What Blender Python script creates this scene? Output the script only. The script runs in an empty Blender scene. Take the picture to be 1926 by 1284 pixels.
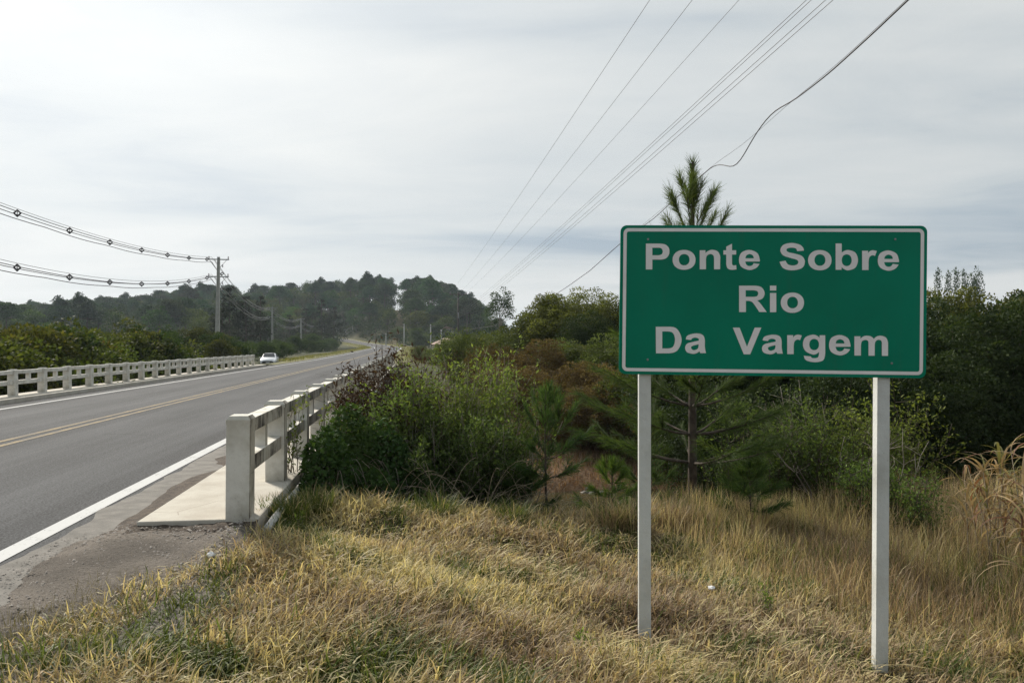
import bpy, bmesh, math, random
import numpy as np
from mathutils import Vector, Matrix

R = math.radians
sc = bpy.context.scene
COL = sc.collection
random.seed(7)
RNG = np.random.default_rng(11)

# ------------------------------------------------------------------ camera
F = 1446.0                      # focal length in photo pixels (1926 wide)
HX, HY = 963.0, 648.0           # horizon row of the photo
EYE = 1.55
cam_d = bpy.data.cameras.new('camera')
cam = bpy.data.objects.new('camera', cam_d)
COL.objects.link(cam)
cam.location = (0, 0, EYE)
cam.rotation_euler = (R(90) + math.atan((HY - 642) / F), 0, 0)
cam_d.sensor_width = 36
cam_d.lens = F / 1926 * 36
cam_d.clip_start = 0.05
cam_d.clip_end = 20000
sc.camera = cam

# ------------------------------------------------------------------ light
SUN_AZ, SUN_EL = R(-36), R(34)     # azimuth from +Y towards +X
SUN_DIR = Vector((math.sin(SUN_AZ) * math.cos(SUN_EL), math.cos(SUN_AZ) * math.cos(SUN_EL), math.sin(SUN_EL)))
sun_d = bpy.data.lights.new('sun', 'SUN')
sun_d.energy = 4.0
sun_d.angle = R(8)
sun_d.color = (1.0, 0.93, 0.82)
sun = bpy.data.objects.new('sun', sun_d)
COL.objects.link(sun)
sun.rotation_euler = SUN_DIR.to_track_quat('Z', 'Y').to_euler()

world = bpy.data.worlds.new('World')
sc.world = world
world.use_nodes = True
wt = world.node_tree
wt.nodes.clear()


class NB:
    """small node-tree builder"""
    def __init__(s, nt):
        s.nt = nt

    def n(s, typ, **kw):
        nd = s.nt.nodes.new(typ)
        for k, v in kw.items():
            if k.startswith('i_'):
                key = k[2:]
                key = int(key) if key.isdigit() else key.replace('_', ' ')
                s.set(nd.inputs[key], v)
            else:
                setattr(nd, k, v)
        return nd

    def set(s, sock, v):
        if isinstance(v, bpy.types.NodeSocket):
            s.nt.links.new(v, sock)
        elif isinstance(v, bpy.types.Node):
            s.nt.links.new(v.outputs[0], sock)
        else:
            if sock.type == 'RGBA' and len(v) == 3:
                v = (*v, 1)
            sock.default_value = v

    def math(s, op, a, b=0.0, c=0.0, clamp=False):
        nd = s.nt.nodes.new('ShaderNodeMath')
        nd.operation = op
        nd.use_clamp = clamp
        s.set(nd.inputs[0], a); s.set(nd.inputs[1], b); s.set(nd.inputs[2], c)
        return nd.outputs[0]

    def vmath(s, op, a, b=(0, 0, 0)):
        nd = s.nt.nodes.new('ShaderNodeVectorMath')
        nd.operation = op
        s.set(nd.inputs[0], a); s.set(nd.inputs[1], b)
        return nd.outputs['Value'] if op in ('DOT_PRODUCT', 'LENGTH') else nd.outputs[0]

    def mix(s, fac, a, b, blend='MIX'):
        nd = s.nt.nodes.new('ShaderNodeMix')
        nd.data_type = 'RGBA'
        nd.blend_type = blend
        s.set(nd.inputs[0], fac); s.set(nd.inputs[6], a); s.set(nd.inputs[7], b)
        return nd.outputs[2]

    def ramp(s, fac, stops):
        nd = s.nt.nodes.new('ShaderNodeValToRGB')
        els = nd.color_ramp.elements
        while len(els) < len(stops):
            els.new(0.5)
        for e, (p, c) in zip(els, stops):
            e.position = p
            e.color = (c, c, c, 1) if isinstance(c, (int, float)) else (*c, 1)
        s.set(nd.inputs[0], fac)
        return nd.outputs[0]

    def noise(s, vec, scale, detail=4, rough=0.55, dist=0.0):
        nd = s.nt.nodes.new('ShaderNodeTexNoise')
        if vec is not None:
            s.set(nd.inputs['Vector'], vec)
        nd.inputs['Scale'].default_value = scale
        nd.inputs['Detail'].default_value = detail
        nd.inputs['Roughness'].default_value = rough
        nd.inputs['Distortion'].default_value = dist
        return nd.outputs[0]

    def smooth(s, v, a, b):
        nd = s.nt.nodes.new('ShaderNodeMapRange')
        nd.interpolation_type = 'SMOOTHSTEP'
        s.set(nd.inputs[0], v)
        nd.inputs[1].default_value = a
        nd.inputs[2].default_value = b
        return nd.outputs[0]


w = NB(wt)
tc = w.n('ShaderNodeTexCoord').outputs['Generated']
dirv = w.vmath('NORMALIZE', tc)
sep = w.n('ShaderNodeSeparateXYZ', i_0=dirv)
zc = w.math('MAXIMUM', sep.outputs[2], 0.035)
zc = w.math('ADD', zc, 0.05)
pu = w.math('DIVIDE', sep.outputs[0], zc)
pv = w.math('DIVIDE', sep.outputs[1], zc)
plane = w.n('ShaderNodeCombineXYZ', i_0=pu, i_1=pv, i_2=0.0).outputs[0]
rot = w.n('ShaderNodeMapping', i_0=plane)
rot.inputs['Location'].default_value = (18.5, 9.5, 0)
rot.inputs['Rotation'].default_value = (0, 0, R(24))
rot.inputs['Scale'].default_value = (0.55, 1.0, 1.0)
cl1 = w.noise(rot.outputs[0], 0.38, 5, 0.5, 0.6)
cl2 = w.noise(rot.outputs[0], 1.3, 6, 0.6, 0.8)
cl = w.math('ADD', w.math('MULTIPLY', cl1, 0.78), w.math('MULTIPLY', cl2, 0.22))
sund = w.vmath('DOT_PRODUCT', dirv, tuple(SUN_DIR))
sund = w.math('MAXIMUM', sund, 0.0)
glow = w.math('ADD', w.math('MULTIPLY', w.math('POWER', sund, 8.0), 0.25),
              w.math('MULTIPLY', w.math('POWER', sund, 3.0), 0.10))
core = w.math('MULTIPLY', w.math('POWER', sund, 60.0), 0.12)
glow = w.math('ADD', glow, core)
base = w.ramp(cl, [(0.36, (0.235, 0.285, 0.335)), (0.43, (0.325, 0.367, 0.40)), (0.50, (0.40, 0.432, 0.447)), (0.62, (0.475, 0.495, 0.498))])
# low bright bank of cloud just over the horizon, as in the picture
hor = w.math('SUBTRACT', 1.0, w.smooth(sep.outputs[2], 0.02, 0.15))
base = w.mix(w.math('MULTIPLY', hor, 0.5), base, (0.52, 0.52, 0.51))
glowc = w.mix(1.0, (1.0, 0.97, 0.93), w.n('ShaderNodeCombineXYZ', i_0=glow, i_1=glow, i_2=glow).outputs[0], 'MULTIPLY')
cloudcol = w.mix(1.0, base, glowc, 'ADD')
sky = w.n('ShaderNodeTexSky', sky_type='NISHITA', sun_disc=False, sun_elevation=SUN_EL, sun_rotation=SUN_AZ,
          air_density=1.0, dust_density=1.5, ozone_density=1.0, altitude=800)
bg1 = w.n('ShaderNodeBackground', i_0=sky.outputs[0], i_1=0.07)
bg2 = w.n('ShaderNodeBackground', i_0=cloudcol, i_1=1.0)
cover = w.ramp(cl, [(0.32, 0.86), (0.5, 0.96), (0.6, 1.0)])
ms = w.n('ShaderNodeMixShader', i_0=cover, i_1=bg1.outputs[0], i_2=bg2.outputs[0])
w.n('ShaderNodeOutputWorld', i_0=ms.outputs[0])

vs = sc.view_settings
vs.view_transform = 'Standard'
vs.look = 'None'
vs.exposure = 0.5
vs.gamma = 1.0
vs.use_curve_mapping = False
cy = sc.cycles
cy.use_denoising = True
try:
    cy.denoiser = 'OPENIMAGEDENOISE'
    cy.denoising_prefilter = 'NONE'
except Exception:
    pass
cy.max_bounces = 5
cy.diffuse_bounces = 3
cy.glossy_bounces = 2
cy.transmission_bounces = 3
cy.transparent_max_bounces = 6
cy.volume_bounces = 1
cy.use_adaptive_sampling = True
cy.adaptive_threshold = 0.02
cy.caustics_reflective = False
cy.caustics_refractive = False


# ------------------------------------------------------------------ helpers
TH = R(-7.33)
ST, CT = math.sin(TH), math.cos(TH)


def W(t, s, z=0.0):
    """road frame (t along, s to the right) -> world"""
    return Vector((t * ST + s * CT, t * CT - s * ST, z))


def TS(x, y):
    return x * ST + y * CT, x * CT - y * ST


def at(px, py, d):
    return Vector(((px - HX) / F * d, d, EYE + (HY - py) / F * d))


def tag(o, label=None, cat=None, group=None, kind=None):
    if label: o['label'] = label
    if cat: o['category'] = cat
    if group: o['group'] = group
    if kind: o['kind'] = kind
    return o


def link(name, me, m=None, parent=None, loc=None, rot=None):
    if m is not None and len(me.materials) == 0:
        me.materials.append(m)
    o = bpy.data.objects.new(name, me)
    COL.objects.link(o)
    if parent is not None: o.parent = parent
    if loc is not None: o.location = loc
    if rot is not None: o.rotation_euler = rot
    return o


def empty(name, loc=(0, 0, 0), rz=0.0, label=None, cat=None, group=None):
    o = bpy.data.objects.new(name, None)
    o.empty_display_size = 0.2
    COL.objects.link(o)
    o.location = loc
    o.rotation_euler = (0, 0, rz)
    return tag(o, label, cat, group)


def copy_tree(o, parent=None):
    c = o.copy()
    COL.objects.link(c)
    c.parent = parent
    for ch in list(o.children):
        copy_tree(ch, c)
    return c


def mesh_np(name, V, loops, sizes, attr=None, smooth=False):
    """V (n,3); loops flat vertex indices; sizes loops per face; attr {name:(n,) or (n,4)} per point"""
    me = bpy.data.meshes.new(name)
    V = np.ascontiguousarray(V, dtype=np.float32)
    loops = np.ascontiguousarray(loops, dtype=np.int32)
    sizes = np.ascontiguousarray(sizes, dtype=np.int32)
    me.vertices.add(len(V))
    me.vertices.foreach_set('co', V.ravel())
    me.loops.add(len(loops))
    me.loops.foreach_set('vertex_index', loops)
    me.polygons.add(len(sizes))
    st = np.zeros(len(sizes), dtype=np.int32)
    st[1:] = np.cumsum(sizes)[:-1]
    me.polygons.foreach_set('loop_start', st)
    try:
        me.polygons.foreach_set('loop_total', sizes)
    except Exception:
        pass
    if attr:
        for k, a in attr.items():
            a = np.asarray(a, dtype=np.float32)
            if a.ndim == 1:
                at_ = me.attributes.new(k, 'FLOAT', 'POINT')
                at_.data.foreach_set('value', a)
            elif a.shape[1] == 3:
                at_ = me.attributes.new(k, 'FLOAT_VECTOR', 'POINT')
                at_.data.foreach_set('vector', a.ravel())
            else:
                at_ = me.attributes.new(k, 'FLOAT_COLOR', 'POINT')
                at_.data.foreach_set('color', a.ravel())
    me.update(calc_edges=True)
    if smooth:
        me.polygons.foreach_set('use_smooth', np.ones(len(sizes), dtype=bool))
    me.validate()
    return me


def grid_mesh(name, P, attr=None, smooth=True, closed=False):
    """P (a,b,3) grid -> quads"""
    a, b = P.shape[:2]
    idx = np.arange(a * b).reshape(a, b)
    if closed:
        idx = np.concatenate([idx, idx[:, :1]], 1)
    q = np.stack([idx[:-1, :-1], idx[:-1, 1:], idx[1:, 1:], idx[1:, :-1]], -1).reshape(-1, 4)
    at_ = None
    if attr:
        at_ = {k: v.reshape(a * b, -1) if v.ndim == 3 else v.ravel() for k, v in attr.items()}
    return mesh_np(name, P.reshape(-1, 3), q.ravel(), np.full(len(q), 4), at_, smooth)


def bm_mesh(name, bm, smooth=False):
    bmesh.ops.recalc_face_normals(bm, faces=bm.faces)
    me = bpy.data.meshes.new(name)
    bm.to_mesh(me)
    bm.free()
    if smooth:
        for p in me.polygons: p.use_smooth = True
    return me


def add_box(bm, x0, x1, y0, y1, z0, z1, M=None, bevel=0.0):
    vs_ = [bm.verts.new((x, y, z)) for z in (z0, z1) for y in (y0, y1) for x in (x0, x1)]
    fs = [bm.faces.new([vs_[i] for i in q]) for q in
          ((0, 2, 3, 1), (4, 5, 7, 6), (0, 1, 5, 4), (2, 6, 7, 3), (0, 4, 6, 2), (1, 3, 7, 5))]
    if bevel > 0:
        es = list({e for f in fs for e in f.edges})
        r = bmesh.ops.bevel(bm, geom=es, offset=bevel, segments=2, affect='EDGES', profile=0.6)
        vs_ = list({v for f in r['faces'] for v in f.verts} | {v for v in vs_ if v.is_valid})
    if M is not None:
        bmesh.ops.transform(bm, matrix=M, verts=[v for v in vs_ if v.is_valid])
    return vs_


def box_mesh(name, x0, x1, y0, y1, z0, z1, bevel=0.0):
    bm = bmesh.new()
    add_box(bm, x0, x1, y0, y1, z0, z1, None, bevel)
    return bm_mesh(name, bm)


def tubes_np(lines, sides=5):
    """lines: list of (pts (k,3), radii (k,)) -> V, loops, sizes"""
    Vs, Ls, Ss = [], [], []
    off = 0
    ang = np.linspace(0, 2 * np.pi, sides, endpoint=False)
    for P, r in lines:
        P = np.asarray(P, dtype=float)
        k = len(P)
        r = np.broadcast_to(np.asarray(r, dtype=float), (k,))
        T = np.gradient(P, axis=0)
        T /= np.linalg.norm(T, axis=1, keepdims=True) + 1e-9
        ref = np.array([0, 0, 1.0]) if abs(T[0, 2]) < 0.9 else np.array([1.0, 0, 0])
        A = np.cross(T, ref)
        A /= np.linalg.norm(A, axis=1, keepdims=True) + 1e-9
        B = np.cross(T, A)
        V = P[:, None, :] + r[:, None, None] * (np.cos(ang)[None, :, None] * A[:, None, :] + np.sin(ang)[None, :, None] * B[:, None, :])
        idx = np.arange(k * sides).reshape(k, sides) + off
        i2 = np.roll(idx, -1, 1)
        q = np.stack([idx[:-1], i2[:-1], i2[1:], idx[1:]], -1).reshape(-1, 4)
        Vs.append(V.reshape(-1, 3)); Ls.append(q.ravel()); Ss.append(np.full(len(q), 4))
        Ls.append(idx[0][::-1]); Ls.append(idx[-1]); Ss.append(np.array([sides, sides]))
        off += k * sides
    return np.concatenate(Vs), np.concatenate(Ls), np.concatenate(Ss)


def tubes_mesh(name, lines, sides=5, smooth=True):
    return mesh_np(name, *tubes_np(lines, sides), smooth=smooth)


def unit(v):
    return v / (np.linalg.norm(v, axis=-1, keepdims=True) + 1e-9)


def leaves_np(P, D, L, Wd, v, nrm=None):
    """rhombic leaves: P base, D direction, L length, Wd width; v per-leaf value"""
    n = len(P)
    D = unit(D)
    if nrm is None:
        nrm = unit(RNG.normal(size=(n, 3)) + np.array([0, 0, 0.5]))
    S = unit(np.cross(D, nrm))
    U = np.cross(S, D)
    L = np.broadcast_to(L, (n,))[:, None]
    Wd = np.broadcast_to(Wd, (n,))[:, None]
    mid = P + D * L * 0.45
    V = np.stack([P, mid + S * Wd * 0.5 + U * Wd * 0.12, P + D * L, mid - S * Wd * 0.5 + U * Wd * 0.12], 1)
    return V.reshape(-1, 3), np.arange(4 * n), np.full(n, 4), np.repeat(v, 4)


def leaf_mesh(name, parts):
    Vs, Ls, Ss, As = [], [], [], []
    off = 0
    for V, l, s, a in parts:
        Vs.append(V); Ls.append(l + off); Ss.append(s); As.append(a)
        off += len(V)
    return mesh_np(name, np.concatenate(Vs), np.concatenate(Ls), np.concatenate(Ss), {'v': np.concatenate(As)})


def blades_np(P, yaw, L, Wd, a0, a1, col):
    """curved grass blades, a0/a1 start and end tilt from vertical"""
    n = len(P)
    dirh = np.stack([np.cos(yaw), np.sin(yaw), np.zeros(n)], 1)
    tw = yaw + np.pi / 2 + RNG.normal(0, 0.5, n)
    side = np.stack([np.cos(tw), np.sin(tw), np.zeros(n)], 1)
    up = np.array([0, 0, 1.0])
    pos = P.copy()
    rings = []
    ws = (1.0, 0.9, 0.6)
    seg = (0.38, 0.34, 0.28)
    for k in range(3):
        rings.append(pos - side * (Wd * ws[k] * 0.5)[:, None])
        rings.append(pos + side * (Wd * ws[k] * 0.5)[:, None])
        a = a0 + (a1 - a0) * (k / 2.0)
        pos = pos + (L * seg[k])[:, None] * (np.sin(a)[:, None] * dirh + np.cos(a)[:, None] * up)
    rings.append(pos)
    V = np.stack(rings, 1)
    b = (np.arange(n) * 7)[:, None]
    f = np.array([0, 1, 3, 2, 2, 3, 5, 4, 4, 5, 6])[None, :]
    loops = (b + f).ravel()
    sizes = np.tile([4, 4, 3], n)
    c4 = np.concatenate([col, np.ones((n, 1))], 1)
    return V.reshape(-1, 3), loops, sizes, np.repeat(c4, 7, 0)


def blades_mesh(name, parts):
    Vs, Ls, Ss, As = [], [], [], []
    off = 0
    for V, l, s, a in parts:
        Vs.append(V); Ls.append(l + off); Ss.append(s); As.append(a)
        off += len(V)
    return mesh_np(name, np.concatenate(Vs), np.concatenate(Ls), np.concatenate(Ss), {'col': np.concatenate(As)})


def vnoise(x, y, seed=0):
    """cheap smooth 2-d value noise 0..1"""
    x = np.asarray(x, dtype=float); y = np.asarray(y, dtype=float)
    xi = np.floor(x).astype(np.int64); yi = np.floor(y).astype(np.int64)
    fx = x - xi; fy = y - yi
    fx = fx * fx * (3 - 2 * fx); fy = fy * fy * (3 - 2 * fy)

    def h(a, b):
        v = np.sin(a * 127.1 + b * 311.7 + seed * 74.7) * 43758.5453
        return v - np.floor(v)
    return (h(xi, yi) * (1 - fx) * (1 - fy) + h(xi + 1, yi) * fx * (1 - fy) + h(xi, yi + 1) * (1 - fx) * fy + h(xi + 1, yi + 1) * fx * fy)


def sstep(v, a, b):
    u = np.clip((np.asarray(v, dtype=float) - a) / (b - a), 0, 1)
    return u * u * (3 - 2 * u)


ORD = ['first', 'second', 'third', 'fourth', 'fifth', 'sixth', 'seventh', 'eighth', 'ninth', 'tenth', 'eleventh', 'twelfth',
       'thirteenth', 'fourteenth', 'fifteenth', 'sixteenth', 'seventeenth', 'eighteenth', 'nineteenth', 'twentieth']
for tens in ('twenty', 'thirty', 'forty', 'fifty'):
    ORD += [tens + '-' + o for o in ORD[:9]] + [{'twenty': 'thirtieth', 'thirty': 'fortieth', 'forty': 'fiftieth', 'fifty': 'sixtieth'}[tens]]


# ------------------------------------------------------------------ materials
def new_mat(name):
    m = bpy.data.materials.new(name)
    m.use_nodes = True
    m.node_tree.nodes.clear()
    return m, NB(m.node_tree)


def simple(name, c1, c2=None, scale=3.0, rough=0.8, bump=0.0, bscale=20.0, metal=0.0, spec=0.3, detail=5, obj=True):
    m, b = new_mat(name)
    t = b.n('ShaderNodeTexCoord').outputs['Object']
    p = b.n('ShaderNodeBsdfPrincipled', i_Roughness=rough, i_Metallic=metal)
    p.inputs['Specular IOR Level'].default_value = spec
    if c2 is not None:
        nz = b.noise(t, scale, detail)
        b.set(p.inputs['Base Color'], b.mix(b.smooth(nz, 0.3, 0.7), c1, c2))
    else:
        b.set(p.inputs['Base Color'], c1)
    if bump > 0:
        bn = b.n('ShaderNodeBump', i_Strength=bump, i_Distance=0.02, i_Height=b.noise(t, bscale, 5))
        b.set(p.inputs['Normal'], bn.outputs[0])
    b.n('ShaderNodeOutputMaterial', i_0=p.outputs[0])
    return m


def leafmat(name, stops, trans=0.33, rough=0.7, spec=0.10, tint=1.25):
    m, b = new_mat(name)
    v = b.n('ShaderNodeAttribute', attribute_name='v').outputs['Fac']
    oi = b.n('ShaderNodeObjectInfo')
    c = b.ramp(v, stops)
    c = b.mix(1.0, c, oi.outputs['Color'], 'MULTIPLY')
    rnd = b.math('ADD', b.math('MULTIPLY', oi.outputs['Random'], 0.4), 0.90)
    c = b.mix(1.0, c, b.n('ShaderNodeCombineXYZ', i_0=rnd, i_1=rnd, i_2=rnd).outputs[0], 'MULTIPLY')
    p = b.n('ShaderNodeBsdfPrincipled', i_Roughness=rough, i_Base_Color=c)
    p.inputs['Specular IOR Level'].default_value = spec
    tcol = b.mix(1.0, c, (1.15 * tint, 1.2 * tint, 0.55 * tint), 'MULTIPLY')
    tr = b.n('ShaderNodeBsdfTranslucent', i_0=tcol)
    mx = b.n('ShaderNodeMixShader', i_0=trans, i_1=p.outputs[0], i_2=tr.outputs[0])
    b.n('ShaderNodeOutputMaterial', i_0=mx.outputs[0])
    return m


def grassmat(name, trans=0.35, rough=0.6):
    m, b = new_mat(name)
    c = b.n('ShaderNodeAttribute', attribute_name='col').outputs['Color']
    p = b.n('ShaderNodeBsdfPrincipled', i_Roughness=rough, i_Base_Color=c)
    p.inputs['Specular IOR Level'].default_value = 0.25
    tr = b.n('ShaderNodeBsdfTranslucent', i_0=b.mix(1.0, c, (1.2, 1.15, 0.8), 'MULTIPLY'))
    mx = b.n('ShaderNodeMixShader', i_0=trans, i_1=p.outputs[0], i_2=tr.outputs[0])
    b.n('ShaderNodeOutputMaterial', i_0=mx.outputs[0])
    return m


M = {}
M['grass'] = grassmat('grass_blade')
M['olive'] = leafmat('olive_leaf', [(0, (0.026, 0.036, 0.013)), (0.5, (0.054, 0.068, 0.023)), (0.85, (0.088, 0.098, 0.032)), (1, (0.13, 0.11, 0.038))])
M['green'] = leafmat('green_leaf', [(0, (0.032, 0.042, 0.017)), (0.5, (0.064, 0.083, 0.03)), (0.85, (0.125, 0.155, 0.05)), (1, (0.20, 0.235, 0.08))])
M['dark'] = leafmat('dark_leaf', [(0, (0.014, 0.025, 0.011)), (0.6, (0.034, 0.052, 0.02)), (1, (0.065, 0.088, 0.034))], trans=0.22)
M['rust'] = leafmat('rusty_leaf', [(0, (0.04, 0.026, 0.014)), (0.5, (0.085, 0.058, 0.03)), (1, (0.15, 0.11, 0.05))])
M['arauc'] = leafmat('araucaria_needle', [(0, (0.012, 0.024, 0.013)), (0.6, (0.030, 0.052, 0.027)), (1, (0.055, 0.085, 0.04))], trans=0.12)
M['pine'] = leafmat('pine_needle', [(0, (0.026, 0.046, 0.018)), (0.6, (0.058, 0.09, 0.032)), (1, (0.12, 0.15, 0.05))], trans=0.28)
M['darkpine'] = leafmat('dark_pine_needle', [(0, (0.012, 0.018, 0.01)), (0.6, (0.026, 0.032, 0.018)), (1, (0.045, 0.052, 0.028))], trans=0.1)
M['seed'] = leafmat('dry_seed_leaf', [(0, (0.02, 0.012, 0.009)), (0.6, (0.045, 0.025, 0.018)), (1, (0.085, 0.05, 0.03))], trans=0.2)
M['bark'] = simple('bark', (0.04, 0.03, 0.022), (0.095, 0.075, 0.058), 8, 0.9, 0.5, 30)
M['twig'] = simple('twig', (0.12, 0.10, 0.075), (0.24, 0.21, 0.17), 6, 0.85)
M['palebark'] = simple('pale_bark', (0.16, 0.13, 0.10), (0.34, 0.30, 0.25), 5, 0.85)
M['wood'] = simple('weathered_wood', (0.065, 0.06, 0.055), (0.11, 0.10, 0.09), 4, 0.85)
M['polecon'] = simple('pole_concrete', (0.36, 0.36, 0.34), (0.46, 0.455, 0.43), 2.5, 0.85, 0.2, 40)
M['steel'] = simple('galvanised_steel', (0.22, 0.23, 0.24), (0.32, 0.33, 0.34), 10, 0.5, metal=0.6)
M['cable'] = simple('cable', (0.035, 0.035, 0.04), rough=0.6)
M['palecable'] = simple('pale_cable', (0.26, 0.26, 0.27), rough=0.5)  # lighter grey cable; on the left line's far spans it paints in reflected light
M['porcelain'] = simple('insulator', (0.10, 0.075, 0.065), (0.14, 0.11, 0.10), rough=0.3)
M['rubber'] = simple('rubber', (0.02, 0.02, 0.02), rough=0.8)
M['chrome'] = simple('wheel_metal', (0.45, 0.45, 0.46), rough=0.35, metal=0.8)
M['lens'] = simple('headlight_lens', (0.55, 0.56, 0.58), rough=0.15, spec=0.6)
M['black'] = simple('black_plastic', (0.018, 0.018, 0.02), rough=0.5)
M['plate'] = simple('number_plate', (0.6, 0.6, 0.6), rough=0.5)
M['pvc'] = simple('pvc_pipe', (0.34, 0.33, 0.30), (0.52, 0.51, 0.47), 6, 0.6, 0.1, 30)
M['paper'] = simple('paper', (0.62, 0.62, 0.62), (0.75, 0.75, 0.75), 8, 0.8)
M['redplastic'] = simple('red_plastic', (0.40, 0.09, 0.06), (0.5, 0.13, 0.09), 10, 0.6)
M['stone'] = simple('river_stone', (0.12, 0.105, 0.09), (0.26, 0.235, 0.21), 4, 0.85, 0.3, 20)
M['wallpaint'] = simple('wall_paint', (0.48, 0.44, 0.36), (0.56, 0.51, 0.43), 1.2, 0.85)
M['rooftile'] = simple('roof_tile', (0.22, 0.15, 0.11), (0.30, 0.21, 0.16), 2, 0.85)
M['pane'] = simple('window_glass', (0.03, 0.035, 0.04), rough=0.2, spec=0.22)


def concrete(name, clean, dirty, stain, amount, streak=0.75, crack=0.7):
    m, b = new_mat(name)
    t = b.n('ShaderNodeTexCoord').outputs['Object']
    n1 = b.noise(t, 3.0, 6, 0.6)
    n2 = b.noise(t, 22, 5, 0.6)
    mp = b.n('ShaderNodeMapping', i_0=t)
    mp.inputs['Scale'].default_value = (3.2, 3.2, 1.0)
    n3 = b.noise(mp.outputs[0], 1.6, 7, 0.68, 0.9)
    c = b.mix(b.smooth(n1, 0.35, 0.7), clean, dirty)
    c = b.mix(b.math('MULTIPLY', b.smooth(n2, 0.52, 0.75), 0.3), c, dirty)
    sf = b.math('ADD', b.math('MULTIPLY', n3, streak), b.math('MULTIPLY', n1, 1 - streak))
    c = b.mix(b.smooth(sf, 0.66 - amount, 0.80 - amount), c, stain)
    spk = b.noise(t, 75, 4, 0.75)
    c = b.mix(b.math('MULTIPLY', b.smooth(spk, 0.60, 0.74), 0.55), c, stain)
    blot = b.noise(t, 1.1, 5, 0.7, 0.5)
    c = b.mix(b.math('MULTIPLY', b.smooth(blot, 0.5, 0.72), 0.35), c, dirty)
    vr = b.n('ShaderNodeTexVoronoi', feature='DISTANCE_TO_EDGE', i_Vector=t, i_Scale=0.9)
    ck = b.math('MULTIPLY', b.math('SUBTRACT', 1.0, b.smooth(vr.outputs['Distance'], 0.0, 0.007)), b.smooth(b.noise(t, 1.7, 3), 0.5, 0.6))
    c = b.mix(b.math('MULTIPLY', ck, crack), c, stain)
    p = b.n('ShaderNodeBsdfPrincipled', i_Roughness=0.85, i_Base_Color=c)
    p.inputs['Specular IOR Level'].default_value = 0.2
    bn = b.n('ShaderNodeBump', i_Strength=0.4, i_Distance=0.012, i_Height=b.noise(t, 45, 6, 0.7))
    b.set(p.inputs['Normal'], bn.outputs[0])
    b.n('ShaderNodeOutputMaterial', i_0=p.outputs[0])
    return m


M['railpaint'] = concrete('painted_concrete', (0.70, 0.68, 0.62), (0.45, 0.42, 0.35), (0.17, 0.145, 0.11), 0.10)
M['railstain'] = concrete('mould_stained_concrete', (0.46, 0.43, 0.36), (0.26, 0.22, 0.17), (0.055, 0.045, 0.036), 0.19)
M['walk'] = concrete('walkway_concrete', (0.50, 0.47, 0.405), (0.41, 0.37, 0.31), (0.24, 0.195, 0.15), 0.05, 0.3)
M['deck'] = concrete('deck_concrete', (0.26, 0.25, 0.22), (0.18, 0.17, 0.15), (0.07, 0.06, 0.05), 0.08)
M['postpaint'] = concrete('painted_timber', (0.62, 0.635, 0.61), (0.48, 0.485, 0.45), (0.28, 0.26, 0.22), 0.04, crack=0.0)

# asphalt: 'st' attribute carries road-frame coordinates (s = metres right of the centre line)
m, b = new_mat('asphalt')
st = b.n('ShaderNodeAttribute', attribute_name='st').outputs['Vector']
ss = b.n('ShaderNodeSeparateXYZ', i_0=st)
mpv = b.n('ShaderNodeMapping', i_0=st)
mpv.inputs['Scale'].default_value = (0.05, 1.0, 1.0)
fine = b.noise(st, 48, 3, 0.8)
fine2 = b.noise(st, 16, 5, 0.75)
big = b.noise(mpv.outputs[0], 1.2, 5, 0.6)
trk = b.math('ABSOLUTE', b.math('SUBTRACT', b.math('ABSOLUTE', b.math('SUBTRACT', b.math('ABSOLUTE', ss.outputs[1]), 1.75)), 0.75))
trk = b.math('SUBTRACT', 1.0, b.smooth(trk, 0.1, 0.6))
val = b.math('ADD', 0.070, b.math('MULTIPLY', b.math('SUBTRACT', big, 0.5), 0.085))
val = b.math('ADD', val, b.math('MULTIPLY', trk, 0.016))
val = b.math('ADD', val, b.math('MULTIPLY', b.math('SUBTRACT', fine, 0.5), 0.30))
val = b.math('ADD', val, b.math('MULTIPLY', b.math('SUBTRACT', fine2, 0.5), 0.09))
stk = b.n('ShaderNodeMapping', i_0=st)
stk.inputs['Scale'].default_value = (0.012, 3.2, 1.0)
val = b.math('ADD', val, b.math('MULTIPLY', b.math('SUBTRACT', b.noise(stk.outputs[0], 1.5, 5, 0.7), 0.5), 0.06))
val = b.math('ADD', val, b.math('MULTIPLY', b.math('SUBTRACT', b.noise(st, 0.35, 4, 0.6), 0.5), 0.045))
vor = b.n('ShaderNodeTexVoronoi', feature='DISTANCE_TO_EDGE', i_Vector=st, i_Scale=0.33)
crk = b.math('MULTIPLY', b.math('SUBTRACT', 1.0, b.smooth(vor.outputs['Distance'], 0.0, 0.006)), b.smooth(b.noise(st, 0.5, 3), 0.5, 0.62))
val = b.math('SUBTRACT', val, b.math('MULTIPLY', crk, 0.04))
val = b.math('MAXIMUM', val, 0.022)
colr = b.n('ShaderNodeCombineXYZ', i_0=b.math('MULTIPLY', val, 0.97), i_1=b.math('MULTIPLY', val, 0.99), i_2=b.math('MULTIPLY', val, 1.03))
p = b.n('ShaderNodeBsdfPrincipled', i_Roughness=0.9, i_Base_Color=colr.outputs[0])
p.inputs['Specular IOR Level'].default_value = 0.12
bn = b.n('ShaderNodeBump', i_Strength=0.5, i_Distance=0.008, i_Height=fine)
b.set(p.inputs['Normal'], bn.outputs[0])
b.n('ShaderNodeOutputMaterial', i_0=p.outputs[0])
M['asphalt'] = m


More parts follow.
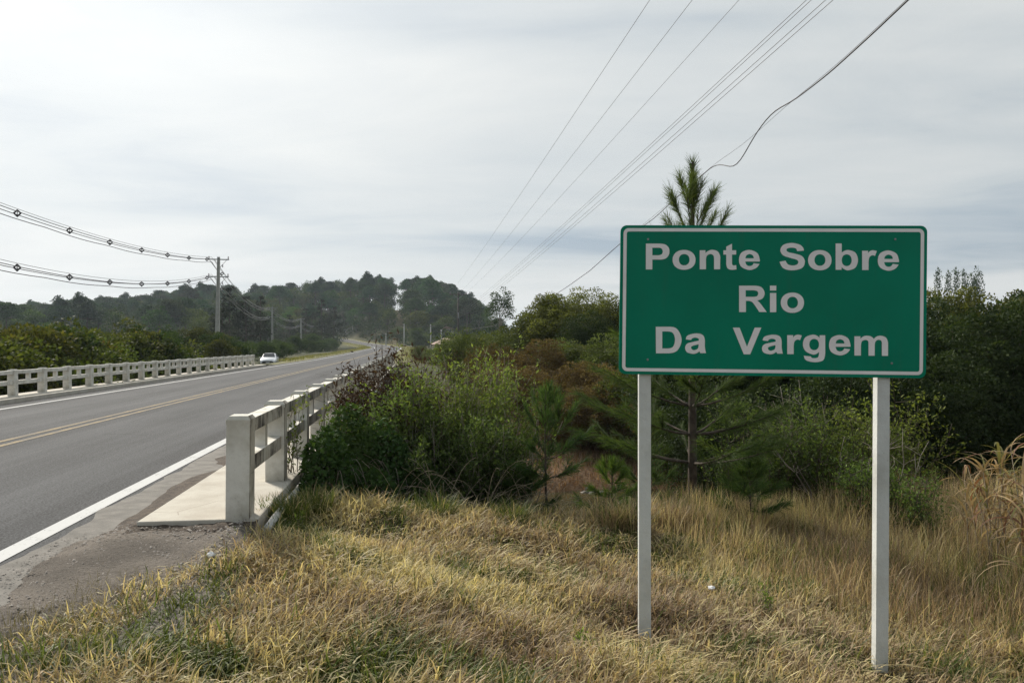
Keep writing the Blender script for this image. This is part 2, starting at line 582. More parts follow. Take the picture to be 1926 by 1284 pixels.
def paintmat(name, colr, wear):
    m, b = new_mat(name)
    st = b.n('ShaderNodeTexCoord').outputs['Object']
    nz = b.noise(st, 35, 5, 0.7)
    n2 = b.noise(st, 2.0, 4, 0.6)
    f = b.smooth(b.math('ADD', b.math('MULTIPLY', nz, 0.6), b.math('MULTIPLY', n2, 0.4)), 0.62 - wear, 0.72 - wear)
    c = b.mix(b.math('MULTIPLY', f, 0.75), colr, (0.16, 0.155, 0.15))
    p = b.n('ShaderNodeBsdfPrincipled', i_Roughness=0.9, i_Base_Color=c)
    p.inputs['Specular IOR Level'].default_value = 0.08
    b.n('ShaderNodeOutputMaterial', i_0=p.outputs[0])
    return m


M['whiteline'] = paintmat('white_road_paint', (0.56, 0.56, 0.55), 0.07)
M['yellowline'] = paintmat('yellow_road_paint', (0.35, 0.275, 0.165), 0.19)

# terrain: dry soil / straw near, olive scrub far
m, b = new_mat('ground')
t = b.n('ShaderNodeTexCoord').outputs['Object']
zone = b.n('ShaderNodeAttribute', attribute_name='zone').outputs['Color']
zs = b.n('ShaderNodeSeparateColor', i_0=zone)
n1 = b.noise(t, 0.6, 6, 0.6)
n2 = b.noise(t, 9.0, 6, 0.65)
near = b.mix(b.smooth(n2, 0.35, 0.65), (0.035, 0.026, 0.016), (0.10, 0.075, 0.04))
near = b.mix(b.math('MULTIPLY', b.smooth(n1, 0.45, 0.65), 0.5), near, (0.055, 0.06, 0.022))
bank = b.mix(b.smooth(n2, 0.35, 0.65), (0.10, 0.06, 0.035), (0.20, 0.13, 0.075))
far = b.mix(b.smooth(b.noise(t, 0.05, 6, 0.65), 0.35, 0.65), (0.035, 0.042, 0.018), (0.085, 0.08, 0.035))
field = b.mix(b.smooth(b.noise(t, 0.15, 6, 0.65), 0.35, 0.65), (0.12, 0.105, 0.05), (0.19, 0.15, 0.08))
c = b.mix(zs.outputs[0], near, far)
c = b.mix(zs.outputs[1], c, bank)
c = b.mix(zs.outputs[2], c, field)
p = b.n('ShaderNodeBsdfPrincipled', i_Roughness=0.95, i_Base_Color=c)
p.inputs['Specular IOR Level'].default_value = 0.1
bn = b.n('ShaderNodeBump', i_Strength=0.8, i_Distance=0.04, i_Height=n2)
b.set(p.inputs['Normal'], bn.outputs[0])
b.n('ShaderNodeOutputMaterial', i_0=p.outputs[0])
M['ground'] = m

m, b = new_mat('gravel_ground')
t = b.n('ShaderNodeTexCoord').outputs['Object']
n1 = b.noise(t, 1.4, 6, 0.6)
n2 = b.noise(t, 38, 5, 0.7)
n3 = b.noise(t, 110, 3, 0.7)
c = b.mix(b.smooth(n1, 0.35, 0.65), (0.11, 0.096, 0.082), (0.19, 0.165, 0.14))
c = b.mix(b.math('MULTIPLY', b.smooth(n2, 0.5, 0.72), 0.7), c, (0.05, 0.042, 0.036))
c = b.mix(b.math('MULTIPLY', b.smooth(n3, 0.58, 0.72), 0.6), c, (0.32, 0.29, 0.26))
p = b.n('ShaderNodeBsdfPrincipled', i_Roughness=0.95, i_Base_Color=c)
p.inputs['Specular IOR Level'].default_value = 0.1
bn = b.n('ShaderNodeBump', i_Strength=0.9, i_Distance=0.02, i_Height=n2)
b.set(p.inputs['Normal'], bn.outputs[0])
b.n('ShaderNodeOutputMaterial', i_0=p.outputs[0])
M['gravel'] = m
M['dirt'] = simple('dirt', (0.04, 0.031, 0.024), (0.105, 0.08, 0.06), 16, 0.95, 0.9, 50)
M['oldpave'] = simple('old_pavement', (0.13, 0.122, 0.108), (0.20, 0.185, 0.165), 6, 0.9, 0.4, 90)
M['verge'] = simple('verge_grass', (0.10, 0.10, 0.028), (0.16, 0.145, 0.045), 1.5, 0.95, 0.8, 8)

m, b = new_mat('river_water')
t = b.n('ShaderNodeTexCoord').outputs['Object']
p = b.n('ShaderNodeBsdfPrincipled', i_Roughness=0.08, i_Base_Color=(0.055, 0.05, 0.025))
p.inputs['Specular IOR Level'].default_value = 0.5
bn = b.n('ShaderNodeBump', i_Strength=0.15, i_Distance=0.02, i_Height=b.noise(t, 4, 3))
b.set(p.inputs['Normal'], bn.outputs[0])
b.n('ShaderNodeOutputMaterial', i_0=p.outputs[0])
M['water'] = m

m, b = new_mat('car_paint')
p = b.n('ShaderNodeBsdfPrincipled', i_Roughness=0.3, i_Base_Color=(0.72, 0.73, 0.74))
p.inputs['Coat Weight'].default_value = 0.6
b.n('ShaderNodeOutputMaterial', i_0=p.outputs[0])
M['carpaint'] = m

m, b = new_mat('sign_green')
t = b.n('ShaderNodeTexCoord').outputs['Object']
n1 = b.noise(t, 1.6, 4, 0.5)
n2 = b.noise(t, 14, 5, 0.7)
c = b.mix(b.smooth(n1, 0.3, 0.7), (0.001, 0.18, 0.105), (0.001, 0.22, 0.13))
c = b.mix(b.math('MULTIPLY', b.smooth(n2, 0.62, 0.8), 0.25), c, (0.04, 0.25, 0.16))
smp = b.n('ShaderNodeMapping', i_0=t)
smp.inputs['Scale'].default_value = (9, 9, 0.8)
c = b.mix(b.math('MULTIPLY', b.smooth(b.noise(smp.outputs[0], 1.5, 6, 0.65), 0.52, 0.78), 0.22), c, (0.035, 0.13, 0.085))
p = b.n('ShaderNodeBsdfPrincipled', i_Roughness=0.42, i_Base_Color=c)
p.inputs['Specular IOR Level'].default_value = 0.12
b.n('ShaderNodeOutputMaterial', i_0=p.outputs[0])
M['signgreen'] = m
M['signwhite'] = simple('reflective_white', (0.78, 0.755, 0.745), (0.85, 0.825, 0.815), 5, 0.5)
M['signback'] = simple('sign_back', (0.3, 0.31, 0.32), rough=0.5, metal=0.5)

# ------------------------------------------------------------------ road centre line
RC = -6.4                         # lateral position of the road centre
HALF = 3.35                       # edge lines


def road_z(t):
    return np.interp(t, [-60, 80, 115, 160, 200, 240, 280, 310, 335, 370, 460], [0, 0, 0.12, 0.42, 0.62, 0.95, 1.7, 2.6, 4.0, 5.6, 8.0])


cl_pts = []
x, y = W(-60, RC)[:2]
hd = TH
tt = -60.0
while tt < 376:
    cl_pts.append((x, y, float(road_z(tt)), hd, tt))
    step = 2.0
    if tt > 190: hd -= 0.00245 * step if tt < 330 else 0.004 * step
    x += math.sin(hd) * step
    y += math.cos(hd) * step
    tt += step
CLP = np.array(cl_pts)


def near_road(x, y):
    x = np.asarray(x, dtype=float).ravel(); y = np.asarray(y, dtype=float).ravel()
    d = np.full(x.shape, 1e9); idx = np.zeros(x.shape, dtype=int)
    step = 20000
    for a in range(0, len(x), step):
        dd = (x[a:a + step, None] - CLP[None, :, 0]) ** 2 + (y[a:a + step, None] - CLP[None, :, 1]) ** 2
        i = dd.argmin(1)
        idx[a:a + step] = i
        d[a:a + step] = np.sqrt(dd[np.arange(len(i)), i])
    return d, CLP[idx, 2], CLP[idx, 4]


SKY = np.array([(-400, 574), (0, 575), (60, 572), (130, 566), (200, 561), (250, 556), (300, 548), (345, 541), (400, 537), (470, 541), (520, 536), (560, 533),
                (600, 529), (650, 528), (700, 522), (734, 527), (742, 580), (757, 580), (764, 527), (790, 523), (830, 527), (860, 543),
                (890, 560), (915, 582), (950, 610), (1000, 622), (1400, 630), (2600, 632)], dtype=float)
D_RIDGE = 430.0


def sky_z(px, d):
    return EYE + (HY - np.interp(px, SKY[:, 0], SKY[:, 1])) / F * d


SKYG = SKY.copy()
SKYG[16:18, 1] = (531, 531)      # the ground under the cut in the forest stays high


def H(x, y):
    """terrain height"""
    x = np.asarray(x, dtype=float); y = np.asarray(y, dtype=float)
    shp = x.shape
    x = x.ravel(); y = y.ravel()
    t, s = x * ST + y * CT, x * CT - y * ST
    e0 = 8.1 + 0.35 * np.clip(s, 0, 12) + (vnoise(s * 0.6, s * 0 + 3, 5) - 0.5) * 0.8
    e0 = np.where(s < -11.2, 9.0, e0)
    tau = t - e0
    v1 = np.interp(tau, [0, 1.2, 4.5, 6.5], [0, -0.3, -2.3, -3.4])
    v2 = np.interp(t, [17, 21.6, 23.2, 26, 30, 40, 60, 120], [-3.4, -3.4, -2.75, -2.25, -1.3, -0.8, -0.5, 0.0])
    v2l = np.interp(t, [17, 21.6, 23.2, 26, 30, 45, 62, 120], [-3.4, -3.4, -2.75, -2.6, -2.5, -2.2, -1.0, -0.3])
    v2 = np.where(s < -11.2, v2l, v2)
    v = np.where(t < 17, v1, v2)
    lat = -0.153 * np.clip(s + 1.2, 0, 11) * (1 - sstep(t, 8, 22))
    h = v + lat + 0.02
    h += (vnoise(x * 0.9, y * 0.9, 1) - 0.5) * 0.10 * sstep(s, -1.6, -0.4) + (vnoise(x * 2.3, y * 2.3, 12) - 0.5) * 0.11 * sstep(s, -1.5, -0.5) * (1 - sstep(t, 9, 12)) + (vnoise(x * 0.25, y * 0.25, 2) - 0.5) * 0.35 * sstep(t, 9, 14)
    d = np.hypot(x, y)
    px = HX + F * x / np.maximum(y, 1.0)
    px = np.where(y < 1, np.where(x < 0, -400, 2600), px)
    zr = np.maximum(EYE + (HY - np.interp(px, SKYG[:, 0], SKYG[:, 1])) / F * D_RIDGE - 15.5, 0.0)
    front = (y > 30).astype(float)
    hill = zr * sstep(y, 255, D_RIDGE) * (1 - 0.6 * sstep(y, D_RIDGE + 30, 800)) * front
    far = (vnoise(x / 300, y / 300, 9) * 26 + vnoise(x / 900, y / 900, 4) * 30 - 22) * sstep(d, 700, 1600)
    h = h + hill + far + (vnoise(x / 35, y / 35, 3) - 0.5) * 2.0 * sstep(d, 120, 260)
    rd, rz, rt = near_road(x, y)
    on_bridge = sstep(rt, 6.6, 8.2) * (1 - sstep(rt, 54.8, 56.6))
    k = (1 - sstep(rd, 5.2, 5.2 + 4 + 4 * sstep(rt, 52, 58) + 6 * sstep(rt, 60, 140))) * (1 - on_bridge) 
    k = np.where(rt < 8, np.where(s > RC, (1 - sstep(rd, 4.6, 5.2)) * (1 - on_bridge), k), k)
    drop = np.where(rt < 40, 0.03, 0.30)
    h = h * (1 - k) + (rz - drop) * k
    cap = -0.03 - 0.5 * np.clip((t - 5.7) / 0.7, 0, 1) * np.clip((58.5 - t) / 1.5, 0, 1)
    h = np.where((np.abs(s - RC) < 4.95) & (t > 5) & (t < 59), np.minimum(h, cap), h)
    return h.reshape(shp)


def Hs(x, y):
    return float(H(np.array([x]), np.array([y]))[0])


# ------------------------------------------------------------------ ground sheet
rr = np.concatenate([[0.3], np.geomspace(0.8, 60, 170), np.geomspace(61.5, 900, 110), np.geomspace(930, 9000, 26)])
ang = np.concatenate([np.linspace(R(-46), R(46), 331), np.linspace(R(48), R(312), 90)])
RR, AA = np.meshgrid(rr, ang, indexing='ij')
X, Y = RR * np.sin(AA), RR * np.cos(AA)
Z = H(X, Y)
tt_, ss_ = X * ST + Y * CT, X * CT - Y * ST
zone = np.zeros(X.shape + (4,))
zone[..., 3] = 1
zone[..., 0] = sstep(RR, 24, 50)
zone[..., 1] = sstep(Z, -0.5, -2.2) * sstep(Z, -0.7, -1.6) if False else np.clip((-0.9 - Z) / 1.2, 0, 1) * (RR < 60)
pxg = HX + F * X / np.maximum(Y, 1)
zone[..., 2] = sstep(Y, 250, 300) * (np.exp(-((pxg - 758) / 26) ** 2)) * (Y > 100)
ter = link('ground', grid_mesh('ground', np.stack([X, Y, Z], -1), {'zone': zone}, closed=True), M['ground'])
tag(ter, kind='structure')

# river
wm = grid_mesh('river', np.array([[tuple(W(t_, s_, -2.86)) for s_ in np.linspace(-90, 90, 30)] for t_ in np.linspace(8.5, 25, 8)]))
tag(link('river', wm, M['water']), kind='structure')


# ------------------------------------------------------------------ road
def strip(name, s0, s1, t0, t1, dz, mat, ragged=0.0, n_s=2, seed=0, skirt=None, step=1):
    """sheet following the road between lateral offsets s0..s1 from the centre line"""
    sel = CLP[(CLP[:, 4] >= t0 - 0.01) & (CLP[:, 4] <= t1 + 0.01)]
    if ragged > 0:
        ts = np.arange(t0, t1, 0.12)
        sel = np.stack([np.interp(ts, CLP[:, 4], CLP[:, i]) for i in range(5)], 1)
    nx, ny = np.cos(sel[:, 3]), -np.sin(sel[:, 3])
    offs = np.linspace(s0, s1, n_s)
    O = np.tile(offs[None, :], (len(sel), 1))
    if ragged > 0:
        O[:, 0] += (vnoise(sel[:, 4] * 1.7, sel[:, 4] * 0, seed) + 0.5 * vnoise(sel[:, 4] * 7, sel[:, 4] * 0, seed + 1) - 0.75) * ragged
        O[:, -1] += (vnoise(sel[:, 4] * 1.7, sel[:, 4] * 0, seed + 2) + 0.5 * vnoise(sel[:, 4] * 7, sel[:, 4] * 0, seed + 3) - 0.75) * ragged
    P = np.stack([sel[:, 0, None] + nx[:, None] * O, sel[:, 1, None] + ny[:, None] * O, sel[:, 2, None] + 0 * O + dz], -1)
    stv = np.stack([np.tile(sel[:, 4, None], (1, n_s)), O, 0 * O], -1)
    if skirt is not None:
        for k, (ds, dzs) in skirt.items():
            P[:, k, 2] += dzs
    me = grid_mesh(name, P, {'st': stv})
    me.flip_normals()
    return tag(link(name, me, mat), kind='structure')


road = strip('road', -4.25, 3.62, -60, 458, 0.0, M['asphalt'], n_s=14)
tag(strip('road_shoulder', 3.55, 4.0, -20, 57, 0.006, M['oldpave'], ragged=0.10, seed=20), kind='structure')
for nm, s0, s1, t0, t1, mt in (('edge_line', HALF - 0.02, HALF + 0.14, -60, 458, 'whiteline'), ('edge_line', -HALF - 0.12, -HALF + 0.02, -60, 458, 'whiteline'),
                               ('centre_line', -0.20, -0.08, -60, 458, 'yellowline'), ('centre_line', 0.08, 0.20, -60, 458, 'yellowline')):
    strip(nm, s0, s1, t0, t1, 0.005, M[mt])
# grass verges beyond the bridge, sloping away from the asphalt
for nm, sa, sb in (('grass_verge', -4.2, -9.0), ('grass_verge', 3.6, 8.5)):
    sel = CLP[(CLP[:, 4] >= (62 if sa < 0 else 57)) & (CLP[:, 4] <= 420)]
    nx, ny = np.cos(sel[:, 3]), -np.sin(sel[:, 3])
    O = sa + (np.interp(sel[:, 4:5], [60, 95], [sa + (sb - sa) * 0.2, sb]) - sa) * np.linspace(0, 1, 6)[None, :]
    Z_ = sel[:, 2, None] + np.array([-0.004, 0.10, 0.08, -0.1, -0.5, -1.6])[None, :] * (0.15 + 0.85 * sstep(sel[:, 4:5], 70, 95)) + (vnoise(sel[:, 4, None] * 0.4, O, 6) - 0.5) * 0.15 * np.array([0, 1, 1, 1, 1, 1])[None, :]
    me = grid_mesh(nm, np.stack([sel[:, 0, None] + nx[:, None] * O, sel[:, 1, None] + ny[:, None] * O, Z_], -1))
    tag(link(nm, me, M['verge']), kind='structure')

# gravel apron on the near shoulder
ts = np.linspace(-8, 7.5, 160); so = np.linspace(-2.95, -0.9, 40)
TT, SO = np.meshgrid(ts, so, indexing='ij')
GX, GY = TT * ST + SO * CT, TT * CT - SO * ST
GZ = H(np.minimum(TT, 5.5) * ST + SO * CT, np.minimum(TT, 5.5) * CT - SO * ST) + 0.015 + (vnoise(TT * 2.2, SO * 2.2, 31) - 0.5) * 0.05 * sstep(SO, -2.9, -2.5) + (vnoise(TT * 9, SO * 9, 32) - 0.5) * 0.018
GZ = np.where(SO < -2.9, -0.02, GZ) + (0.025 + 0.10 * sstep(TT, 4.9, 6.35)) * sstep(SO, -2.75, -2.2) * (1 - sstep(SO, -1.5, -1.0))
GZ = GZ - 0.25 * sstep(TT, 6.45, 6.6)
me = grid_mesh('gravel_shoulder', np.stack([GX, GY, GZ], -1)); me.flip_normals()
tag(link('gravel_shoulder', me, M['gravel']), kind='structure')
# strip of dirt washed against the walkway
ts = np.arange(5.6, 57, 0.15); so = np.linspace(0, 1, 7)
TT, UU = np.meshgrid(ts, so, indexing='ij')
S0 = -2.52 + (vnoise(TT * 1.2, TT * 0, 41) - 0.5) * 0.28 + (vnoise(TT * 5, TT * 0, 42) - 0.5) * 0.08
SO = S0 + (-2.165 - S0) * UU
DZ = 0.012 + 0.075 * UU ** 1.6 * (0.6 + 0.6 * vnoise(TT * 3, UU * 3, 43)) + (vnoise(TT * 12, UU * 8, 44) - 0.5) * 0.02
DZ *= sstep(TT, 6.0, 7.2)
DZ[:, 0] = 0.0
me = grid_mesh('dirt_strip', np.stack([TT * ST + SO * CT, TT * CT - SO * ST, DZ + 0.004], -1)); me.flip_normals()
tag(link('dirt_strip', me, M['dirt']), kind='structure')

# soil and moss heaped against the end of the walkway slab
so = np.arange(-2.32, -1.2, 0.035); uu = np.linspace(0, 1, 9)
SS, UU = np.meshgrid(so, uu, indexing='ij')
TT = 6.10 + 0.315 * UU - (vnoise(SS * 5, UU * 0, 46) - 0.5) * 0.16 * (1 - UU)
HZ = 0.075 + 0.05 * UU * (0.5 + vnoise(SS * 6, UU * 2, 47)) + (vnoise(SS * 22, UU * 9, 48) - 0.5) * 0.02 - 0.05 * (1 - UU) ** 2
HZ *= sstep(SS, -2.34, -2.2)
me = grid_mesh('soil_heap', np.stack([TT * ST + SS * CT, TT * CT - SS * ST, HZ], -1))
tag(link('soil_heap', me, M['dirt']), kind='structure')

# ------------------------------------------------------------------ bridge
BR0, BR1 = 6.42, 56.9
bridge = empty('road_bridge', W(0, 0, 0), -TH, 'low concrete road bridge carrying the two-lane road over the river', 'bridge')
# bridge-local frame: +Y along the road, +X right
link('deck', box_mesh('deck', -11.35, -1.28, BR0 + 0.3, BR1 - 0.3, -0.42, -0.025), M['deck'], bridge)
bm = bmesh.new()
add_box(bm, -2.17, -1.24, BR0, BR1, -0.20, 0.15, None, 0.012)
link('walkway', bm_mesh('walkway', bm), M['walk'], bridge)
bm = bmesh.new()
add_box(bm, -11.45, -10.45, 2.0, BR1, -0.20, 0.13, None, 0.012)
link('walkway', bm_mesh('walkway', bm), M['walk'], bridge)
for xx in (-10.2, -7.7, -5.2, -2.7):
    link('girder', box_mesh('girder', xx - 0.2, xx + 0.2, BR0 + 0.5, BR1 - 0.5, -1.15, -0.42), M['deck'], bridge)
for yy in (23.5, 39.5):
    link('pier', box_mesh('pier', -10.8, -2.0, yy - 0.35, yy + 0.35, -5.0, -1.15, 0.05), M['deck'], bridge)
for y0, y1 in ((BR0 + 0.35, BR0 + 1.2), (BR1 - 1.2, BR1 - 0.35)):
    link('abutment', box_mesh('abutment', -11.2, -1.45, y0, y1, -4.0, -0.42), M['deck'], bridge)

SP = 1.705


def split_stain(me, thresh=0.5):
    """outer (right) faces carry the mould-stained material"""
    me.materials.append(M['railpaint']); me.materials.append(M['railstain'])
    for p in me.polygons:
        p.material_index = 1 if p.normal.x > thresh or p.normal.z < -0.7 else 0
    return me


def post_mesh(h, wid, dep, ov=0.008):
    bm = bmesh.new()
    add_box(bm, -wid / 2, wid / 2, -dep / 2, dep / 2, -0.12, h - 0.055, None, 0.006)
    # bevelled cap slightly wider than the shaft
    z0 = h - 0.065
    prof = ((wid / 2 + ov, dep / 2 + ov, z0), (wid / 2 + ov, dep / 2 + ov, z0 + 0.035), (wid / 2 - 0.02, dep / 2 - 0.02, z0 + 0.065))
    rings = [[bm.verts.new((sx * a, sy * c, z)) for sx, sy in ((-1, -1), (1, -1), (1, 1), (-1, 1))] for a, c, z in prof]
    for r0, r1 in zip(rings, rings[1:]):
        for i in range(4): bm.faces.new((r0[i], r0[(i + 1) % 4], r1[(i + 1) % 4], r1[i]))
    bm.faces.new(rings[-1]); bm.faces.new(rings[0][::-1])
    return bm_mesh('post', bm)


def railing(x, y_first, n, z, h, label, end_post, stained):
    root = empty('bridge_railing', W(0, 0, 0), -TH, label, 'railing')
    pm = post_mesh(h, 0.19, 0.21)
    pe = post_mesh(h + 0.005, 0.185, 0.22, 0.001)
    L = SP - 0.21
    tr = box_mesh('top_rail', -0.065, 0.065, -L / 2 - 0.004, L / 2 + 0.004, h * 0.815, h * 0.955, 0.006)
    mr = box_mesh('mid_rail', -0.06, 0.06, -L / 2 - 0.004, L / 2 + 0.004, h * 0.41, h * 0.57, 0.006)
    bl = box_mesh('baluster', -0.05, 0.05, -0.055, 0.055, h * 0.57 - 0.002, h * 0.815 + 0.002, 0.004)
    ms_ = (pm, pe, tr, mr, bl)
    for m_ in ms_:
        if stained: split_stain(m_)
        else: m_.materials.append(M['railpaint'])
    for i in range(n):
        y = y_first + i * SP
        o = link('post', pe if (i == 0 and end_post) else pm, None, root, (x + random.uniform(-.006, .006), y, z))
        o.rotation_euler = (random.gauss(0, 0.004), random.gauss(0, 0.006), random.gauss(0, 0.01))
        if i < n - 1:
            yc = y + SP / 2
            dz = random.uniform(-0.004, 0.004)
            link('top_rail', tr, None, root, (x, yc, z + dz))
            link('mid_rail', mr, None, root, (x, yc, z + dz))
            link('baluster', bl, None, root, (x, yc, z + dz))
    return root


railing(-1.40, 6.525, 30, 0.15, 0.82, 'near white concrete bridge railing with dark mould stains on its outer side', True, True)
railing(-11.1, 16.45 - 0.15, 24, 0.13, 0.73, 'far white concrete bridge railing along the left side of the road', False, False)

# conduit along the outer edge of the walkway
pl = []
for t_ in np.linspace(6.3, 30, 60):
    pl.append(tuple(W(t_, -1.165 + 0.012 * math.sin(t_ * 1.3), 0.075 + 0.012 * math.sin(t_ * 2.1))))
pipe = empty('conduit_pipe', W(6.3, -1.165, 0.075), 0, 'pale conduit pipe running along the outer edge of the near walkway', 'pipe')
P0 = np.array(pl) - np.array(pipe.location)
link('pipe', tubes_mesh('pipe', [(P0, 0.032)], 10), M['pvc'], pipe)
for k in (2, 10, 18, 26):
    seg = P0[k:k + 2]
    link('coupling', tubes_mesh('coupling', [(np.array([seg[0], seg[0] + (seg[1] - seg[0]) * 0.35]), 0.040)], 10), M['pvc'], pipe)

# ------------------------------------------------------------------ road sign
SC = Vector((1.724, 5.12, 1.8415))
YAW, ROLL = math.atan2(-0.127, 2.0), R(0.66)
SM = Matrix.Translation(SC) @ Matrix.Rotation(YAW, 4, 'Z') @ Matrix.Rotation(ROLL, 4, 'Y')
SMI = SM.inverted()


def sign_uv(px, py):
    """photo pixel -> local (x, z) on the sign face (local y = -0.012)"""
    o = SMI @ Vector((0, 0, EYE))
    p = SMI @ at(px, py, 5.0)
    d = p - o
    k = (-0.012 - o.y) / d.y
    q = o + d * k
    return q.x, q.z


def rrect(hw, hh, r, n=6):
    pts = []
    for cx, cz, a0 in ((hw - r, hh - r, 0), (-hw + r, hh - r, 90), (-hw + r, -hh + r, 180), (hw - r, -hh + r, 270)):
        for k in range(n + 1):
            a = R(a0 + 90 * k / n)
            pts.append((cx + r * math.cos(a), cz + r * math.sin(a)))
    return pts


sign = empty('road_sign', (SC.x, SC.y, 0), 0, 'large green bridge name sign on two white timber posts', 'sign')
sign.matrix_world = SM
sign_root_inv = SMI
bm = bmesh.new()
out = rrect(1.0, 0.5, 0.042)
f0 = [bm.verts.new((x, -0.012, z)) for x, z in out]
f1 = [bm.verts.new((x, 0.012, z)) for x, z in out]
bm.faces.new(f0)
bk = bm.faces.new(f1[::-1])
for i in range(len(out)):
    j = (i + 1) % len(out)
    bm.faces.new((f0[i], f1[i], f1[j], f0[j]))
me = bm_mesh('panel', bm)
me.materials.append(M['signgreen']); me.materials.append(M['signback'])
for p in me.polygons:
    if p.normal.y > 0.9: p.material_index = 1
panel = link('panel', me, None, sign)
# white border band, 22 mm wide
bm = bmesh.new()
o1, o2 = rrect(0.980, 0.480, 0.034), rrect(0.958, 0.458, 0.014)
a = [bm.verts.new((x, -0.0135, z)) for x, z in o1]
c = [bm.verts.new((x, -0.0135, z)) for x, z in o2]
for i in range(len(o1)):
    j = (i + 1) % len(o1)
    bm.faces.new((a[i], a[j], c[j], c[i]))
me = bm_mesh('border', bm)
link('border', me, M['signwhite'], panel)


def cr(pts):
    """closed outline: points (x,y,corner?) -> sampled polyline (Catmull-Rom on smooth runs)"""
    n = len(pts)
    res = []
    for i in range(n):
        p1, p2 = pts[i], pts[(i + 1) % n]
        p0, p3 = pts[i - 1], pts[(i + 2) % n]
        res.append((p1[0], p1[1]))
        if p1[2] and p2[2]:
            continue
        m1 = (0, 0) if False else ((p2[0] - p0[0]) * 0.5, (p2[1] - p0[1]) * 0.5)
        m2 = ((p3[0] - p1[0]) * 0.5, (p3[1] - p1[1]) * 0.5)
        ln = math.hypot(p2[0] - p1[0], p2[1] - p1[1])

        def lim(m):
            l = math.hypot(*m) + 1e-6
            k = min(1.0, ln * 1.15 / l)
            return m[0] * k, m[1] * k
        m1, m2 = lim(m1), lim(m2)
        if p1[2]: m1 = ((p2[0] - p1[0]) * 1.5 - m2[0] * 0.5, (p2[1] - p1[1]) * 1.5 - m2[1] * 0.5)
        if p2[2]: m2 = ((p2[0] - p1[0]) * 1.5 - m1[0] * 0.5, (p2[1] - p1[1]) * 1.5 - m1[1] * 0.5)
        for u in (0.2, 0.4, 0.6, 0.8):
            h00, h10, h01, h11 = 2 * u ** 3 - 3 * u ** 2 + 1, u ** 3 - 2 * u ** 2 + u, -2 * u ** 3 + 3 * u ** 2, u ** 3 - u ** 2
            res.append((h00 * p1[0] + h10 * m1[0] + h01 * p2[0] + h11 * m2[0], h00 * p1[1] + h10 * m1[1] + h01 * p2[1] + h11 * m2[1]))
    return res


def O_(txt):
    """'x,y' = smooth point, 'x,y!' = corner"""
    out = []
    for w_ in txt.split():
        k = w_.endswith('!')
        a_, b_ = w_.rstrip('!').split(',')
        out.append((float(a_), float(b_), k))
    return cr(out)


def EL(x0, x1, y0, y1, n=40, e=2.15):
    r = []
    for k in range(n):
        a = 2 * math.pi * k / n
        ca, sa = math.cos(a), math.sin(a)
        r.append(((x0 + x1) / 2 + (x1 - x0) / 2 * math.copysign(abs(ca) ** (2 / e), ca), (y0 + y1) / 2 + (y1 - y0) / 2 * math.copysign(abs(sa) ** (2 / e), sa)))
    return r


